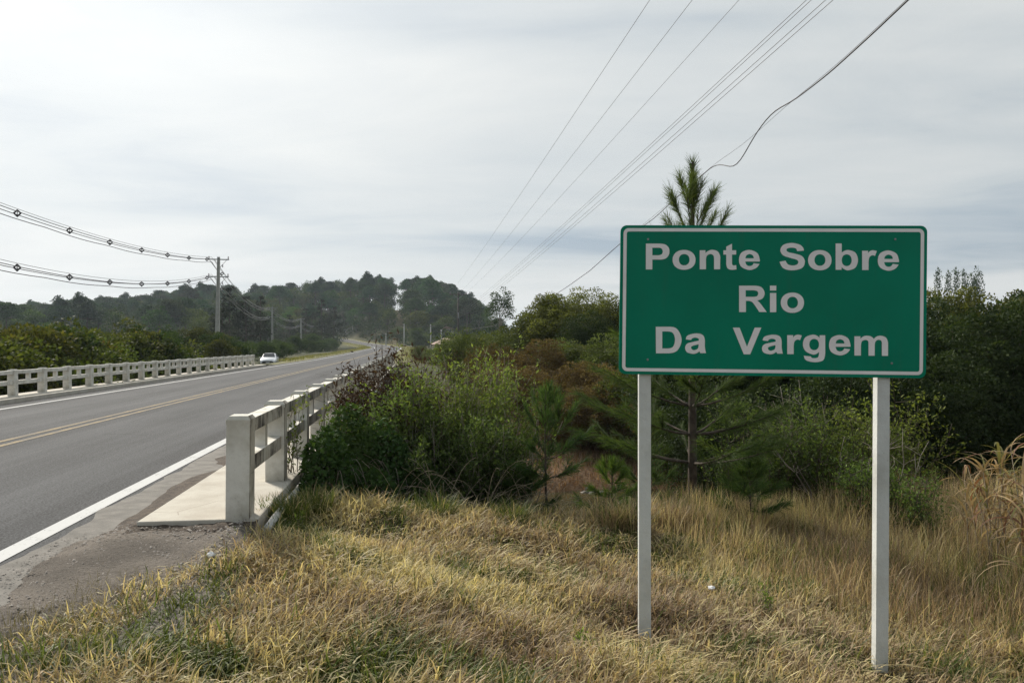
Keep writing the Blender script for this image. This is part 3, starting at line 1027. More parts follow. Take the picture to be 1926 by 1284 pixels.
G = {
    'P': [O_('110,97! 310,97! 385,112 428,155 438,205 428,258 385,305 310,320! 200,320! 200,457! 110,457!'),
          O_('200,155! 295,155! 330,168 345,205 332,243 290,260! 200,260!')],
    'o': [EL(482, 802, 185, 462), EL(570, 718, 243, 400)],
    'n': [O_('860,190! 940,190! 940,228! 985,195 1040,183 1110,205 1143,265 1145,330! 1145,455! 1060,455! 1060,310! 1050,262 1010,243 962,265 947,320! 947,455! 860,455!')],
    't': [O_('1230,140! 1310,98! 1310,190! 1368,190! 1368,250! 1310,250! 1310,370! 1318,396 1340,401 1368,395! 1373,455! 1310,463 1252,445 1230,385! 1230,250! 1190,250! 1190,190! 1230,190!')],
    'e': [O_('1697,347! 1697,318 1662,228 1550,185 1440,225 1407,325 1440,420 1550,465 1645,438 1693,380! 1612,370! 1590,400 1550,410 1512,392 1495,347!'),
          O_('1497,302! 1512,262 1555,243 1600,262 1615,302!')],
    'S': [O_('513,188! 425,195! 403,158 350,148 295,158 280,183 310,210 400,230 490,262 528,335 490,420 360,452 240,425 187,337! 268,322! 300,370 360,387 420,375 440,340 418,310 330,285 235,250 198,180 240,110 350,85 460,108 505,150')],
    'b': [O_('940,92! 1022,92! 1022,215! 1060,190 1115,180 1205,215 1240,315 1205,415 1115,452 1060,440 1020,410! 1020,445! 940,445!'), EL(1022, 1155, 238, 395)],
    'r': [O_('1295,190! 1375,190! 1375,222! 1400,195 1440,183 1493,195! 1468,260! 1430,250 1392,280 1382,350! 1382,448! 1295,448!')],
    'R': [O_('1408,683! 1620,683! 1720,705 1765,785 1735,860 1660,888! 1700,925 1793,1050! 1690,1050! 1600,920 1560,898 1503,895! 1503,1050! 1408,1050!'),
          O_('1500,747! 1610,747! 1660,760 1675,792 1658,828 1610,838! 1500,838!')],
    'i': [O_('58,657! 143,657! 143,723! 58,723!'), O_('58,755! 143,755! 143,1013! 58,1013!')],
    'D': [O_('187,155! 390,155! 510,190 578,350 515,510 390,555! 190,555!'), O_('285,225! 370,225! 448,252 478,350 448,455 370,482! 285,482!')],
    'a': [O_('640,345! 670,285 790,255 890,275 925,340 928,460 945,553! 860,553! 845,525! 800,555 740,563 655,535 630,470 660,410 740,385 835,365! 833,335 785,318 740,330 720,355!'),
          O_('833,420! 780,432 730,450 720,470 735,498 770,507 820,485 833,445')],
    'V': [O_('1350,168! 1453,168! 1563,455! 1680,168! 1780,168! 1612,570! 1515,570!')],
    'g': [O_('785,272! 785,530! 770,610 735,645 630,662 510,635 475,568! 577,578! 590,598 630,603 680,590 695,540 695,515! 650,545 600,550 500,500 462,405 495,305 600,263 660,275 703,308! 703,272!'),
          EL(555, 695, 325, 487)],
    'm': [O_('1208,287! 1295,287! 1295,322! 1340,288 1390,278 1450,290 1490,325! 1530,290 1590,278 1665,305 1695,380! 1695,570! 1605,570! 1605,400! 1598,355 1560,338 1515,360 1502,420! 1502,568! 1412,568! 1412,400! 1405,355 1365,340 1318,360 1302,420! 1302,565! 1208,565!')],
}
R3, R4, R5, R6 = (7.408, 1200, 445), (7.133, 1440, 445), (8.025, 1210, 595), (7.704, 1450, 595)
LET = [('P', R3, None), ('o', R3, None), ('n', R3, None), ('t', R3, None), ('e', R3, None), ('S', R4, None), ('o', R4, (570, 885, 180, 452)),
       ('b', R4, None), ('r', R4, None), ('e', R4, (1505, 1790, 185, 458)), ('R', R3, None), ('i', R4, None), ('o', R4, (203, 515, 750, 1022)),
       ('D', R5, None), ('a', R5, None), ('V', R5, None), ('a', (3.01, 1140, 400), (882, 1000, 690, 801)), ('r', R6, (235, 447, 263, 545)),
       ('g', R6, None), ('e', R6, (840, 1153, 268, 563)), ('m', R6, None)]
for ch, (k, ox, oy), bb in LET:
    cs = G[ch]
    allp = [q for c_ in cs for q in c_]
    x0, x1 = min(q[0] for q in allp), max(q[0] for q in allp)
    y0, y1 = min(q[1] for q in allp), max(q[1] for q in allp)
    cu = bpy.data.curves.new('letter', 'CURVE')
    cu.dimensions = '2D'
    cu.fill_mode = 'BOTH'
    for c_ in cs:
        sp = cu.splines.new('POLY')
        pts = []
        for qx, qy in c_:
            if bb: qx, qy = bb[0] + (qx - x0) / (x1 - x0) * (bb[1] - bb[0]), bb[2] + (qy - y0) / (y1 - y0) * (bb[3] - bb[2])
            pts.append(sign_uv(ox + qx / k, oy + qy / k))
        sp.points.add(len(pts) - 1)
        for pt, (u, v) in zip(sp.points, pts): pt.co = (u, v, 0, 1)
        sp.use_cyclic_u = True
    tmp = bpy.data.objects.new('tmp', cu)
    COL.objects.link(tmp)
    me = bpy.data.meshes.new_from_object(tmp.evaluated_get(bpy.context.evaluated_depsgraph_get()))
    bpy.data.objects.remove(tmp)
    bpy.data.curves.remove(cu)
    me.materials.clear()
    me.transform(Matrix.Rotation(R(90), 4, 'X'))
    me.transform(Matrix.Translation((0, -0.0140, 0)))
    if len(me.polygons) and sum(p.normal.y for p in me.polygons) > 0: me.flip_normals()
    link('letter', me, M['signwhite'], panel)
bolt_bm = bmesh.new()
bmesh.ops.create_uvsphere(bolt_bm, u_segments=8, v_segments=5, radius=0.008, matrix=Matrix.Scale(0.5, 4, (0, 1, 0)))
bolt_me = bm_mesh('bolt', bolt_bm, True)
for bx, by in ((1219, 450), (1684, 450), (1218, 676), (1677, 683)):
    u, v = sign_uv(bx, by)
    link('bolt', bolt_me, M['steel'], panel, (u, -0.014, v))
# posts (parts of the sign, built in sign-local space)
for tx, bx, by, dd in ((1215, 1214.5, 1196, 5.16), (1668.5, 1662, 1262, 5.06)):
    top = SMI @ (at(tx, 440, dd) + Vector((0, 0.05, 0)))
    bot = SMI @ (at(bx, by + 40, dd - 0.01) + Vector((0, 0.05, 0)))
    bm = bmesh.new()
    h = 0.040
    ring = []
    for c_ in (bot, top):
        ring.append([bm.verts.new((c_.x + sx * h, 0.014 + (0 if sy < 0 else 2 * h) + (c_.y - top.y), c_.z)) for sx, sy in ((-1, -1), (1, -1), (1, 1), (-1, 1))])
    for i in range(4): bm.faces.new((ring[0][i], ring[0][(i + 1) % 4], ring[1][(i + 1) % 4], ring[1][i]))
    bm.faces.new(ring[0][::-1]); bm.faces.new(ring[1])
    bmesh.ops.bevel(bm, geom=list(bm.edges), offset=0.004, segments=1, affect='EDGES')
    link('post', bm_mesh('post', bm), M['postpaint'], sign)

# ------------------------------------------------------------------ power poles and lines
def cat_line(a, b, sag, n=36):
    u = np.linspace(0, 1, n)[:, None]
    a = np.array(a); b = np.array(b)
    P = a + (b - a) * u
    P[:, 2] -= (4 * sag * u * (1 - u))[:, 0]
    return P


def line_obj(name, P, r, mat, label, group=None, sides=4, cat='cable'):
    P = np.asarray(P)
    o = Vector(P[0])
    return tag(link(name, tubes_mesh(name, [(P - P[0], r)], sides), mat, None, o), label, cat, group)


def pole_shaft(h, wb, wt_, notch=True):
    """double-T concrete pole: tapered H section with cross ribs"""
    bm = bmesh.new()

    def tap(x0, x1, y0, y1, z0, z1):
        vs_ = add_box(bm, x0, x1, y0, y1, z0, z1)
        for v in vs_:
            k = wb + (wt_ - wb) * max(v.co.z, 0) / h
            v.co.x *= k; v.co.y *= k
    tap(-0.5, -0.32, -0.38, 0.38, -1.2, h)
    tap(0.32, 0.5, -0.38, 0.38, -1.2, h)
    tap(-0.33, 0.33, -0.2, 0.2, -1.2, h - 0.004)
    if notch:
        for k in range(int(h / 1.15)):
            z = 0.5 + k * 1.15
            tap(-0.325, 0.325, -0.3, 0.3, z, z + 0.12)
    return bm_mesh('shaft', bm)


def insulator_mesh():
    bm = bmesh.new()
    for r_, z0, z1 in ((0.045, 0, 0.10), (0.085, 0.06, 0.10), (0.075, 0.13, 0.17), (0.06, 0.19, 0.25)):
        bmesh.ops.create_cone(bm, cap_ends=True, segments=8, radius1=r_, radius2=r_ * 0.7, depth=z1 - z0, matrix=Matrix.Translation((0, 0, (z0 + z1) / 2)))
    return bm_mesh('insulator', bm)


INS = insulator_mesh()


def spacer_pole(loc, h, rz, label, wb=0.48, wt_=0.24, lower=True):
    root = empty('power_pole', loc, rz, label, 'power pole')
    link('shaft', pole_shaft(h, wb, wt_), M['polecon'], root)
    for z in ((h - 0.25, h - 1.95) if lower else (h - 0.25,)):
        link('bracket', box_mesh('bracket', -1.0, 1.0, -0.05, 0.05, z - 0.05, z + 0.05), M['steel'], root)
        link('brace', tubes_mesh('brace', [(np.array([(0.1, 0.06, z - 0.8), (0.75, 0.06, z - 0.05)]), 0.025)], 5), M['steel'], root)
        for xx in (-0.92, 0.92):
            link('insulator', INS, M['porcelain'], root, (xx, 0, z + 0.05))
        link('insulator', INS, M['porcelain'], root, (0.35, 0.16, z - 0.75))
    return root


def polebase(px, d, depth_top_y):
    p = at(px, depth_top_y, d)
    return p.x, p.y, p.z


LEFT = []
lab = ['tall concrete power pole standing just behind the far railing', 'concrete power pole rising behind the parked white car',
       'concrete power pole in front of the dark shrubs, third from the railing', 'concrete power pole on the left verge, fourth from the railing',
       'slim concrete power pole before the bend, fifth from the railing', 'thin concrete power pole beside the reddish bank at the bend',
       'concrete power pole on the grass inside the road bend']
for (px, ty, d), lb in zip(((408, 483, 76), (512, 577, 150), (566, 598, 205), (608, 608, 262), (633, 615, 305), (650, 619, 335), (663, 613, 345)), lab):
    x_, y_, zt = polebase(px, d, ty)
    g = Hs(x_, y_)
    rz_ = -TH + random.uniform(-0.05, 0.05)
    p_ = spacer_pole((x_, y_, g), zt - g, rz_, lb)
    if len(LEFT) == 0: p_.rotation_euler[1] = R(0.8)
    LEFT.append((Vector((x_, y_, zt)), p_))
# the pole before the frame, on which the wires hang
x_, y_ = W(2, -19.5)[:2]
g = Hs(x_, y_)
zt0 = 11.0
p_ = spacer_pole((x_, y_, g), zt0 - g, -TH, 'concrete power pole on the near left bank outside the picture')
prev = Vector((x_, y_, zt0))
chain = [prev] + [q[0] for q in LEFT]


def bundle_offsets():
    return ((0.0, 0.22, 0.012), (-0.24, 0.0, 0.021), (0.24, 0.0, 0.021), (0.0, -0.25, 0.021))


spacer_bm = bmesh.new()
cs_ = [(0, 0.25), (0.26, 0), (0, -0.27), (-0.26, 0)]
for i in range(4):
    a_, b_ = cs_[i], cs_[(i + 1) % 4]
    v = Vector((b_[0] - a_[0], 0, b_[1] - a_[1]))
    mid = Vector(((a_[0] + b_[0]) / 2, 0, (a_[1] + b_[1]) / 2))
    bmesh.ops.create_cone(spacer_bm, cap_ends=True, segments=5, radius1=0.065, radius2=0.065, depth=v.length,
                          matrix=Matrix.Translation(mid) @ v.to_track_quat('Z', 'Y').to_matrix().to_4x4())
for a_ in cs_:
    bmesh.ops.create_icosphere(spacer_bm, subdivisions=1, radius=0.07, matrix=Matrix.Translation((a_[0], 0, a_[1])))
bmesh.ops.create_cone(spacer_bm, cap_ends=True, segments=5, radius1=0.03, radius2=0.03, depth=0.5, matrix=Matrix.Identity(4))
spacer_me = bm_mesh('cable_spacer', spacer_bm)
spacer_me.materials.append(M['cable'])
PART = ['upper messenger wire', 'left phase cable', 'right phase cable', 'lower phase cable']
for bi, (dzb, nm) in enumerate(((-0.25, 'upper'), (-1.95, 'lower'))):
    for k in range(len(chain) - 1):
        a_, b_ = chain[k], chain[k + 1]
        L_ = (b_ - a_).length
        sag = (2.3 if bi == 0 else 3.35) if k == 0 else 0.022 * L_
        if k == 5: sag = 0.3
        base_off = -0.0 if bi == 0 else -0.3
        dv = (b_ - a_).normalized()
        side = Vector((dv.y, -dv.x, 0)).normalized()
        # bundle centre line
        C0 = cat_line(a_ + Vector((0, 0, dzb + (0.3 if k == 0 else 0))) - side * 0.5, b_ + Vector((0, 0, dzb)) - side * 0.5, sag, 48)
        for j, (ox, oz, r_) in enumerate(bundle_offsets()):
            if k >= 2 and j == 0: continue
            P = C0 + np.array(side * ox)[None, :] + np.array([0, 0, oz])[None, :]
            if j == 3:
                ph = np.arange(48) / 47 * 9 * math.pi
                P[:, 2] -= 0.06 * np.abs(np.sin(ph))
            where = ('before the tall pole behind the far railing' if k == 0 else 'between the %s and %s poles from the railing' % (ORD[k - 1], ORD[k]))
            line_obj('power_cable', P, r_ * (1.0 if k == 0 else 1.5), M['cable'] if k == 0 else M['palecable'], '%s of the %s bundle %s' % (PART[j], nm, where), 'cables of the left power line')  # same cables, paler past the tall pole: reflected light put into the colour
        if k < 4:
            n_sp = 13 if k == 0 else 7
            for q in range(n_sp):
                u = (q + 0.7) / n_sp
                i0 = u * 47
                P = C0[int(i0)] * (1 - i0 % 1) + C0[min(int(i0) + 1, 47)] * (i0 % 1)
                o = link('cable_spacer', spacer_me, None, None, Vector(P), (0, 0, -math.atan2(dv.x, dv.y)))
                o.scale = (0.62, 0.62, 0.62)
                tag(o, '%s dark cable spacer on the %s bundle %s' % (ORD[q], nm, 'leading to the tall pole' if k == 0 else 'after the %s concrete pole' % ORD[k - 1]), 'cable spacer', 'spacers on the left power line')

# right-hand line: wooden crossarm pole far off, wires passing overhead
pT = at(862, 549, 108)
gR = Hs(pT.x, pT.y)
RDIR = Vector((-11.6, 100, 0)).normalized()
rp = empty('power_pole', (pT.x, pT.y, gR), -math.atan2(RDIR.x, RDIR.y), 'dark wooden pole with a wide crossarm beyond the green bushes', 'power pole')
hp = pT.z - gR
link('shaft', tubes_mesh('shaft', [(np.array([(0, 0, -1), (0, 0, hp)]), np.array([0.17, 0.11]))], 9), M['wood'], rp)
link('crossarm', box_mesh('crossarm', -1.25, 1.25, -0.16, -0.06, hp - 0.42, hp - 0.28), M['wood'], rp)
for sx in (-1, 1):
    link('brace', tubes_mesh('brace', [(np.array([(0, -0.12, hp - 1.0), (sx * 0.7, -0.12, hp - 0.36)]), 0.02)], 4), M['steel'], rp)
for xx in (-1.15, 0.25, 1.15):
    link('insulator', INS, M['porcelain'], rp, (xx, -0.11, hp - 0.28))
link('rack', box_mesh('rack', -0.06, 0.06, -0.22, -0.1, hp - 3.7, hp - 2.9), M['steel'], rp)


def through(px, py, d, a, sag, extend=1.25):
    """wire from a passing through the pixel ray at depth d and on beyond the camera"""
    p = at(px, py, d)
    a = Vector(a)
    b_ = a + (p - a) * extend
    P = cat_line(a, b_, 0, 60)
    u = np.linspace(0, 1, 60)
    un = 1 / extend
    P[:, 2] += -4 * sag * u * (1 - u) + 4 * sag * un * (1 - un) * (u / un)
    return P


RM = rp.matrix_basis
arm = [RM @ Vector((xx, -0.11, hp - 0.05)) for xx in (-1.15, 0.25, 1.15)]
for (px, nm), a_ in zip(((1222, 'left'), (1302, 'middle'), (1390, 'right')), arm):
    line_obj('power_cable', through(px, 0, 16.5, a_, 0.55), 0.0065, M['palecable'], '%s of the three thin wires leaving the wooden crossarm pole overhead' % nm, 'overhead wires of the right power line')
rk = [RM @ Vector((-0.12 + 0.08 * k, -0.16, hp - 2.95 - 0.22 * k)) for k in range(4)]
for (px, k), dd in zip(((1517, 0), (1526, 1), (1553, 2), (1567, 3)), (12.0, 11.6, 11.2, 10.8)):
    line_obj('power_cable', through(px, 0, dd, rk[k], 0.62), 0.0065, M['palecable'], '%s from the left of the four low wires running overhead' % ORD[k], 'overhead wires of the right power line')
# telephone cable: thin messenger with a heavier cable drooping off it near the pine
tele = []
for px, py, d in ((1705, 0, 8.6), (1640, 62, 9.7), (1560, 135, 11.4), (1470, 205, 13.6), (1405, 268, 15.6), (1340, 310, 18.2), (1300, 348, 20.2), (1215, 418, 25.5), (1160, 463, 30), (1110, 508, 36), (1068, 538, 42), (1010, 576, 55), (930, 612, 82), (866, 622, 107)):
    tele.append(np.array(at(px, py, d)))
ext = tele[0] + (tele[0] - tele[1]) * 6
tele = np.array([ext] + tele)


def resample(P, n):
    seg = np.r_[0, np.cumsum(np.linalg.norm(np.diff(P, axis=0), axis=1))]
    u = np.linspace(0, seg[-1], n)
    # smooth by local averaging
    Q = np.stack([np.interp(u, seg, P[:, i]) for i in range(3)], 1)
    for _ in range(3):
        Q[1:-1] = (Q[:-2] + 2 * Q[1:-1] + Q[2:]) / 4
    return Q


TQ = resample(tele, 160)
line_obj('telephone_wire', TQ, 0.004, M['cable'], 'thin wire carrying the drooping black cable above the pine', None, 4)
TH_ = resample(tele, 400)
py_ = HY - (TH_[:, 2] - EYE) / TH_[:, 1] * F
px_ = HX + TH_[:, 0] / TH_[:, 1] * F
droop = 0.30 * np.exp(-((px_ - 1383) / 26) ** 2) - 0.10 * np.exp(-((px_ - 1450) / 30) ** 2) + 0.06 * np.exp(-((px_ - 1230) / 25) ** 2) + 0.02
TH_[:, 2] -= droop
line_obj('telephone_cable', TH_, 0.011, M['cable'], 'heavy black cable sagging loose from its wire above the pine', None, 5)

# small far poles
for px, ty, d, lb in ((830, 620, 170, 'pale concrete pole beside the small house'), (760, 609, 235, 'pale concrete pole at the right side of the far bend'),
                      (726, 627, 250, 'short slim pole behind the far bend'), (810, 610, 200, 'dark slim pole left of the small house'), (748, 549, 455, 'slender pole standing in the gap on the wooded skyline')):
    x_, y_, zt = polebase(px, d, ty)
    g = Hs(x_, y_)
    q = empty('power_pole', (x_, y_, g), 0.1, lb, 'power pole')
    hh = max(zt - g, 3)
    link('shaft', tubes_mesh('shaft', [(np.array([(0, 0, -1), (0, 0, hh)]), np.array([0.2, 0.14]))], 7), M['polecon'], q)
    link('crossarm', box_mesh('crossarm', -1.0, 1.0, -0.25, -0.14, hh - 0.5, hh - 0.35), M['wood'], q)
    for xx in (-0.9, 0.9): link('insulator', INS, M['porcelain'], q, (xx, -0.2, hh - 0.35))

# ------------------------------------------------------------------ cars
def car_body(name):
    """hatchback: lofted half sections mirrored; nose at -Y"""
    # y, half width at sill, half width at belt, belt z, half width at roof, roof z, bottom z
    secs = [(-2.02, 0.55, 0.60, 0.62, 0.50, 0.66, 0.30), (-1.95, 0.72, 0.74, 0.70, 0.62, 0.74, 0.22), (-1.70, 0.80, 0.83, 0.80, 0.70, 0.86, 0.19), (-1.15, 0.82, 0.86, 0.90, 0.74, 0.99, 0.19),
            (-0.90, 0.82, 0.86, 0.92, 0.74, 1.05, 0.19), (-0.15, 0.83, 0.86, 0.94, 0.60, 1.43, 0.19), (0.35, 0.83, 0.87, 0.95, 0.60, 1.48, 0.19), (1.10, 0.83, 0.87, 0.98, 0.58, 1.45, 0.19),
            (1.60, 0.81, 0.85, 1.00, 0.55, 1.36, 0.21), (1.95, 0.76, 0.79, 0.98, 0.60, 1.08, 0.26), (2.02, 0.66, 0.68, 0.90, 0.52, 0.94, 0.34)]
    rows = []
    for y, ws, wb, zb, wr, zr, z0 in secs:
        half = [(ws * 0.9, z0), (ws, z0 + 0.12), (wb, (z0 + zb) / 2 + 0.08), (wb * 0.985, zb), (wr + 0.04, zr - 0.07), (wr * 0.86, zr - 0.005), (0.0, zr + 0.012)]
        row = [(x, y, z) for x, z in half] + [(-x, y, z) for x, z in half[-2::-1]]
        rows.append(row)
    P = np.array(rows)
    me = grid_mesh(name, P, closed=True, smooth=True)
    return me


def make_car(loc, rz, label, group=None):
    root = empty('parked_car', loc, rz, label, 'car', group)
    body = link('body', car_body('body'), M['carpaint'], root)
    # glazing sits 6 mm proud of the body surface
    def quad(nm, pts, mat, par):
        bm = bmesh.new()
        v = [bm.verts.new(p) for p in pts]
        bm.faces.new(v)
        r = bmesh.ops.extrude_face_region(bm, geom=list(bm.faces))
        n = (Vector(pts[1]) - Vector(pts[0])).cross(Vector(pts[2]) - Vector(pts[0])).normalized()
        bmesh.ops.translate(bm, verts=[e for e in r['geom'] if isinstance(e, bmesh.types.BMVert)], vec=-n * 0.012)
        return link(nm, bm_mesh(nm, bm), mat, par)
    quad('windscreen', [(-0.66, -0.90, 1.080), (0.66, -0.90, 1.080), (0.52, -0.20, 1.462), (-0.52, -0.20, 1.462)], M['pane'], root)
    quad('rear_window', [(0.56, 1.95, 1.13), (-0.56, 1.95, 1.13), (-0.48, 1.66, 1.37), (0.48, 1.66, 1.37)], M['pane'], root)
    for s_ in (-1, 1):
        a_ = [(s_ * 0.845, -0.62, 0.965), (s_ * 0.855, 0.28, 0.98), (s_ * 0.665, 0.25, 1.385), (s_ * 0.68, -0.12, 1.33)]
        c_ = [(s_ * 0.855, 0.34, 0.98), (s_ * 0.835, 1.45, 1.02), (s_ * 0.66, 1.25, 1.34), (s_ * 0.665, 0.31, 1.385)]
        for q in (a_, c_): quad('side_window', q if s_ > 0 else q[::-1], M['pane'], root)
        bm = bmesh.new()
        add_box(bm, s_ * 0.86 - 0.02, s_ * 0.86 + s_ * 0.16, -0.62, -0.50, 0.94, 1.06, None, 0.02)
        link('wing_mirror', bm_mesh('wing_mirror', bm), M['carpaint'], root)
        quad('headlight', ([(s_ * 0.40, -1.985, 0.62), (s_ * 0.74, -1.90, 0.66), (s_ * 0.78, -1.72, 0.80), (s_ * 0.42, -1.95, 0.70)])[::s_], M['lens'], root)
        quad('tail_light', ([(s_ * 0.70, 1.99, 0.72), (s_ * 0.50, 2.03, 0.72), (s_ * 0.50, 2.01, 0.92), (s_ * 0.72, 1.97, 0.94)])[::s_], M['redplastic'], root)
        for y_ in (-1.27, 1.27):
            wl = empty('wheel', (s_ * 0.77, y_, 0.31))
            wl.parent = root
            bm = bmesh.new()
            bmesh.ops.create_cone(bm, cap_ends=True, segments=20, radius1=0.31, radius2=0.31, depth=0.20, matrix=Matrix.Rotation(R(90), 4, 'Y'))
            bmesh.ops.bevel(bm, geom=[e for e in bm.edges if e.calc_face_angle(0) > 1], offset=0.03, segments=2, affect='EDGES')
            link('tyre', bm_mesh('tyre', bm), M['rubber'], wl)
            bm = bmesh.new()
            bmesh.ops.create_cone(bm, cap_ends=True, segments=16, radius1=0.21, radius2=0.19, depth=0.03, matrix=Matrix.Translation((s_ * 0.105, 0, 0)) @ Matrix.Rotation(R(90) * s_, 4, 'Y'))
            link('rim', bm_mesh('rim', bm), M['chrome'], wl)
    bm = bmesh.new()
    add_box(bm, -0.60, 0.60, -2.045, -1.95, 0.40, 0.60, None, 0.02)
    link('grille', bm_mesh('grille', bm), M['black'], root)
    bm = bmesh.new()
    add_box(bm, -0.68, 0.68, -2.03, -1.90, 0.20, 0.34, None, 0.02)
    link('lower_intake', bm_mesh('lower_intake', bm), M['black'], root)
    link('number_plate', box_mesh('number_plate', -0.20, 0.20, -2.055, -2.046, 0.44, 0.54), M['plate'], root)
    return root


cp = at(507, 664, 86)
cz = cp.z - 1.48
# gravel lay-by that carries the parked car
carz = cz
make_car((cp.x, cp.y, carz), R(12), 'white hatchback parked facing the bridge at the end of the far railing')
lb_ = np.array([[(cp.x + u * 3.4, cp.y + v * 7, carz - 0.005 - 0.25 * (max(abs(u), abs(v)) > 0.8) - 0.5 * (max(abs(u), abs(v)) > 0.95)) for u in np.linspace(-1, 1, 15)] for v in np.linspace(-1, 1, 15)])
me = grid_mesh('lay_by', lb_); me.flip_normals()
tag(link('lay_by', me, M['gravel']), kind='structure')
i_ = int(np.argmin(np.abs(CLP[:, 4] - 334)))
q = CLP[i_]
far_car = make_car((q[0] - 1.7 * math.cos(q[3]) , q[1] + 1.7 * math.sin(q[3]), q[2] + 0.006), -q[3], 'tiny white car coming round the far road bend')
far_car.name = 'moving_car'

# ------------------------------------------------------------------ far house
def house(loc, rz, wdt, dep, hw, hr, label, flat=False):
    root = empty('house', loc, rz, label, 'house')
    link('wall', box_mesh('wall', -wdt / 2, wdt / 2, -dep / 2, dep / 2, -1.0, hw), M['wallpaint'], root)
    bm = bmesh.new()
    e = 0.5
    v = [bm.verts.new(p) for p in ((-wdt / 2 - e, -dep / 2 - e, hw - 0.12), (wdt / 2 + e, -dep / 2 - e, hw - 0.12), (wdt / 2 + e, dep / 2 + e, hw - 0.12), (-wdt / 2 - e, dep / 2 + e, hw - 0.12),
                                   (0, -dep / 2 - e, hw + hr), (0, dep / 2 + e, hw + hr))]
    for f_ in ((0, 4, 5, 3), (1, 2, 5, 4), (0, 1, 4), (2, 3, 5), (0, 3, 2, 1)): bm.faces.new([v[i] for i in f_])
    link('roof', bm_mesh('roof', bm), M['rooftile'], root)
    for xx in (-wdt / 4, wdt / 4):
        wd = link('window', box_mesh('window', xx - 0.55, xx + 0.55, -dep / 2 - 0.04, -dep / 2 + 0.02, 1.0, 2.1), M['plate'], root)
        link('pane', box_mesh('pane', xx - 0.45, xx + 0.45, -dep / 2 - 0.055, -dep / 2 - 0.042, 1.08, 2.02), M['pane'], wd)
    link('door', box_mesh('door', -0.42, 0.42, -dep / 2 - 0.05, -dep / 2 + 0.02, 0.0, 2.1), M['bark'], root)
    return root


hp_ = at(846, 652, 190)
house((hp_.x, hp_.y, hp_.z - 1.2), 0.5, 6.5, 7, 1.9, 1.5, 'small beige house with a brown gable roof right of the far bend')
hp_ = at(840, 618, 290)
house((hp_.x, hp_.y, hp_.z - 2.6), 0.1, 5.0, 5, 2.6, 0.9, 'pale house half hidden among the trees under the wooded hill')


# ------------------------------------------------------------------ vegetation
def clump_cloud(centres, radii, n_per, size, aspect=0.55, flat=0.7, up=0.35, jitter=0.35):
    """leaf quads spread over the shells of many clumps"""
    k = len(centres)
    idx = np.repeat(np.arange(k), n_per)
    n = len(idx)
    d = unit(RNG.normal(size=(n, 3)) + np.array([0, 0, up]))
    rad = radii[idx] * (0.55 + 0.5 * RNG.random(n) ** 0.6)
    P = centres[idx] + d * rad[:, None] * np.array([1, 1, flat])
    D = unit(d + RNG.normal(size=(n, 3)) * 0.9)
    L = size * RNG.uniform(0.6, 1.4, n)
    cv = RNG.random(k)
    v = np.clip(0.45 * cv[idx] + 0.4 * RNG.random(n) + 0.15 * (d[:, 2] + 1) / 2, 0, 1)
    nrm = unit(d + RNG.normal(size=(n, 3)) * jitter * 2)
    return leaves_np(P, D, L, L * aspect, v, nrm)


def limbs(base_h, tips, r0, lean=0.0, trunk_top=None):
    """trunk and limbs to clump centres"""
    lines = []
    th = trunk_top if trunk_top else base_h
    zz = np.linspace(-0.6, th, 7)
    tr = np.stack([lean * (zz / max(th, 1)) ** 2 + RNG.normal(0, 0.04, 7) * (zz > 0), RNG.normal(0, 0.04, 7) * (zz > 0), zz], 1)
    lines.append((tr, np.linspace(r0, r0 * 0.35, 7)))
    for c_ in tips:
        f = RNG.uniform(0.45, 1.0) if trunk_top is None else np.clip((c_[2] - 0.1 * np.hypot(c_[0], c_[1])) / th, 0.35, 0.98)
        st_ = np.array([np.interp(f * th, zz, tr[:, 0]), np.interp(f * th, zz, tr[:, 1]), f * th])
        mid = st_ * 0.5 + c_ * 0.5 + np.array([0, 0, -0.08 * np.linalg.norm(c_ - st_)])
        lines.append((np.stack([st_, mid, c_]), np.array([r0 * 0.35, r0 * 0.22, r0 * 0.08])))
    return tubes_mesh('trunk', lines, 5)


def proto_araucaria(h, rad):
    """umbrella crown: stacked plates of dense tufts at branch ends"""
    cs, rs = [], []
    tiers = 3
    for k in range(tiers):
        z = h * (0.74 + 0.21 * k / (tiers - 1))
        rr_ = rad * (1.0 - 0.28 * k)
        n = int(13 - 2 * k)
        for i in range(n):
            a_ = 2 * math.pi * (i + RNG.random() * 0.6) / n
            q = rr_ * RNG.uniform(0.75, 1.0)
            cs.append((q * math.cos(a_), q * math.sin(a_), z + RNG.normal(0, 0.3) + 0.06 * h * (1 - q / rr_)))
            rs.append(RNG.uniform(0.8, 1.25) * rad * 0.22)
            if RNG.random() < 0.6:
                q *= 0.5
                cs.append((q * math.cos(a_), q * math.sin(a_), z + 0.5 + RNG.normal(0, 0.3))); rs.append(rad * 0.22)
    cs.append((0, 0, h * 0.98)); rs.append(rad * 0.25)
    cs, rs = np.array(cs), np.array(rs)
    crown = leaf_mesh('crown', [clump_cloud(cs, rs, 64, 0.55, 0.5, flat=0.5, up=0.5)])
    trunk = limbs(h, cs[RNG.permutation(len(cs))[:22]], 0.33, 0, h * 0.93)
    return crown, trunk


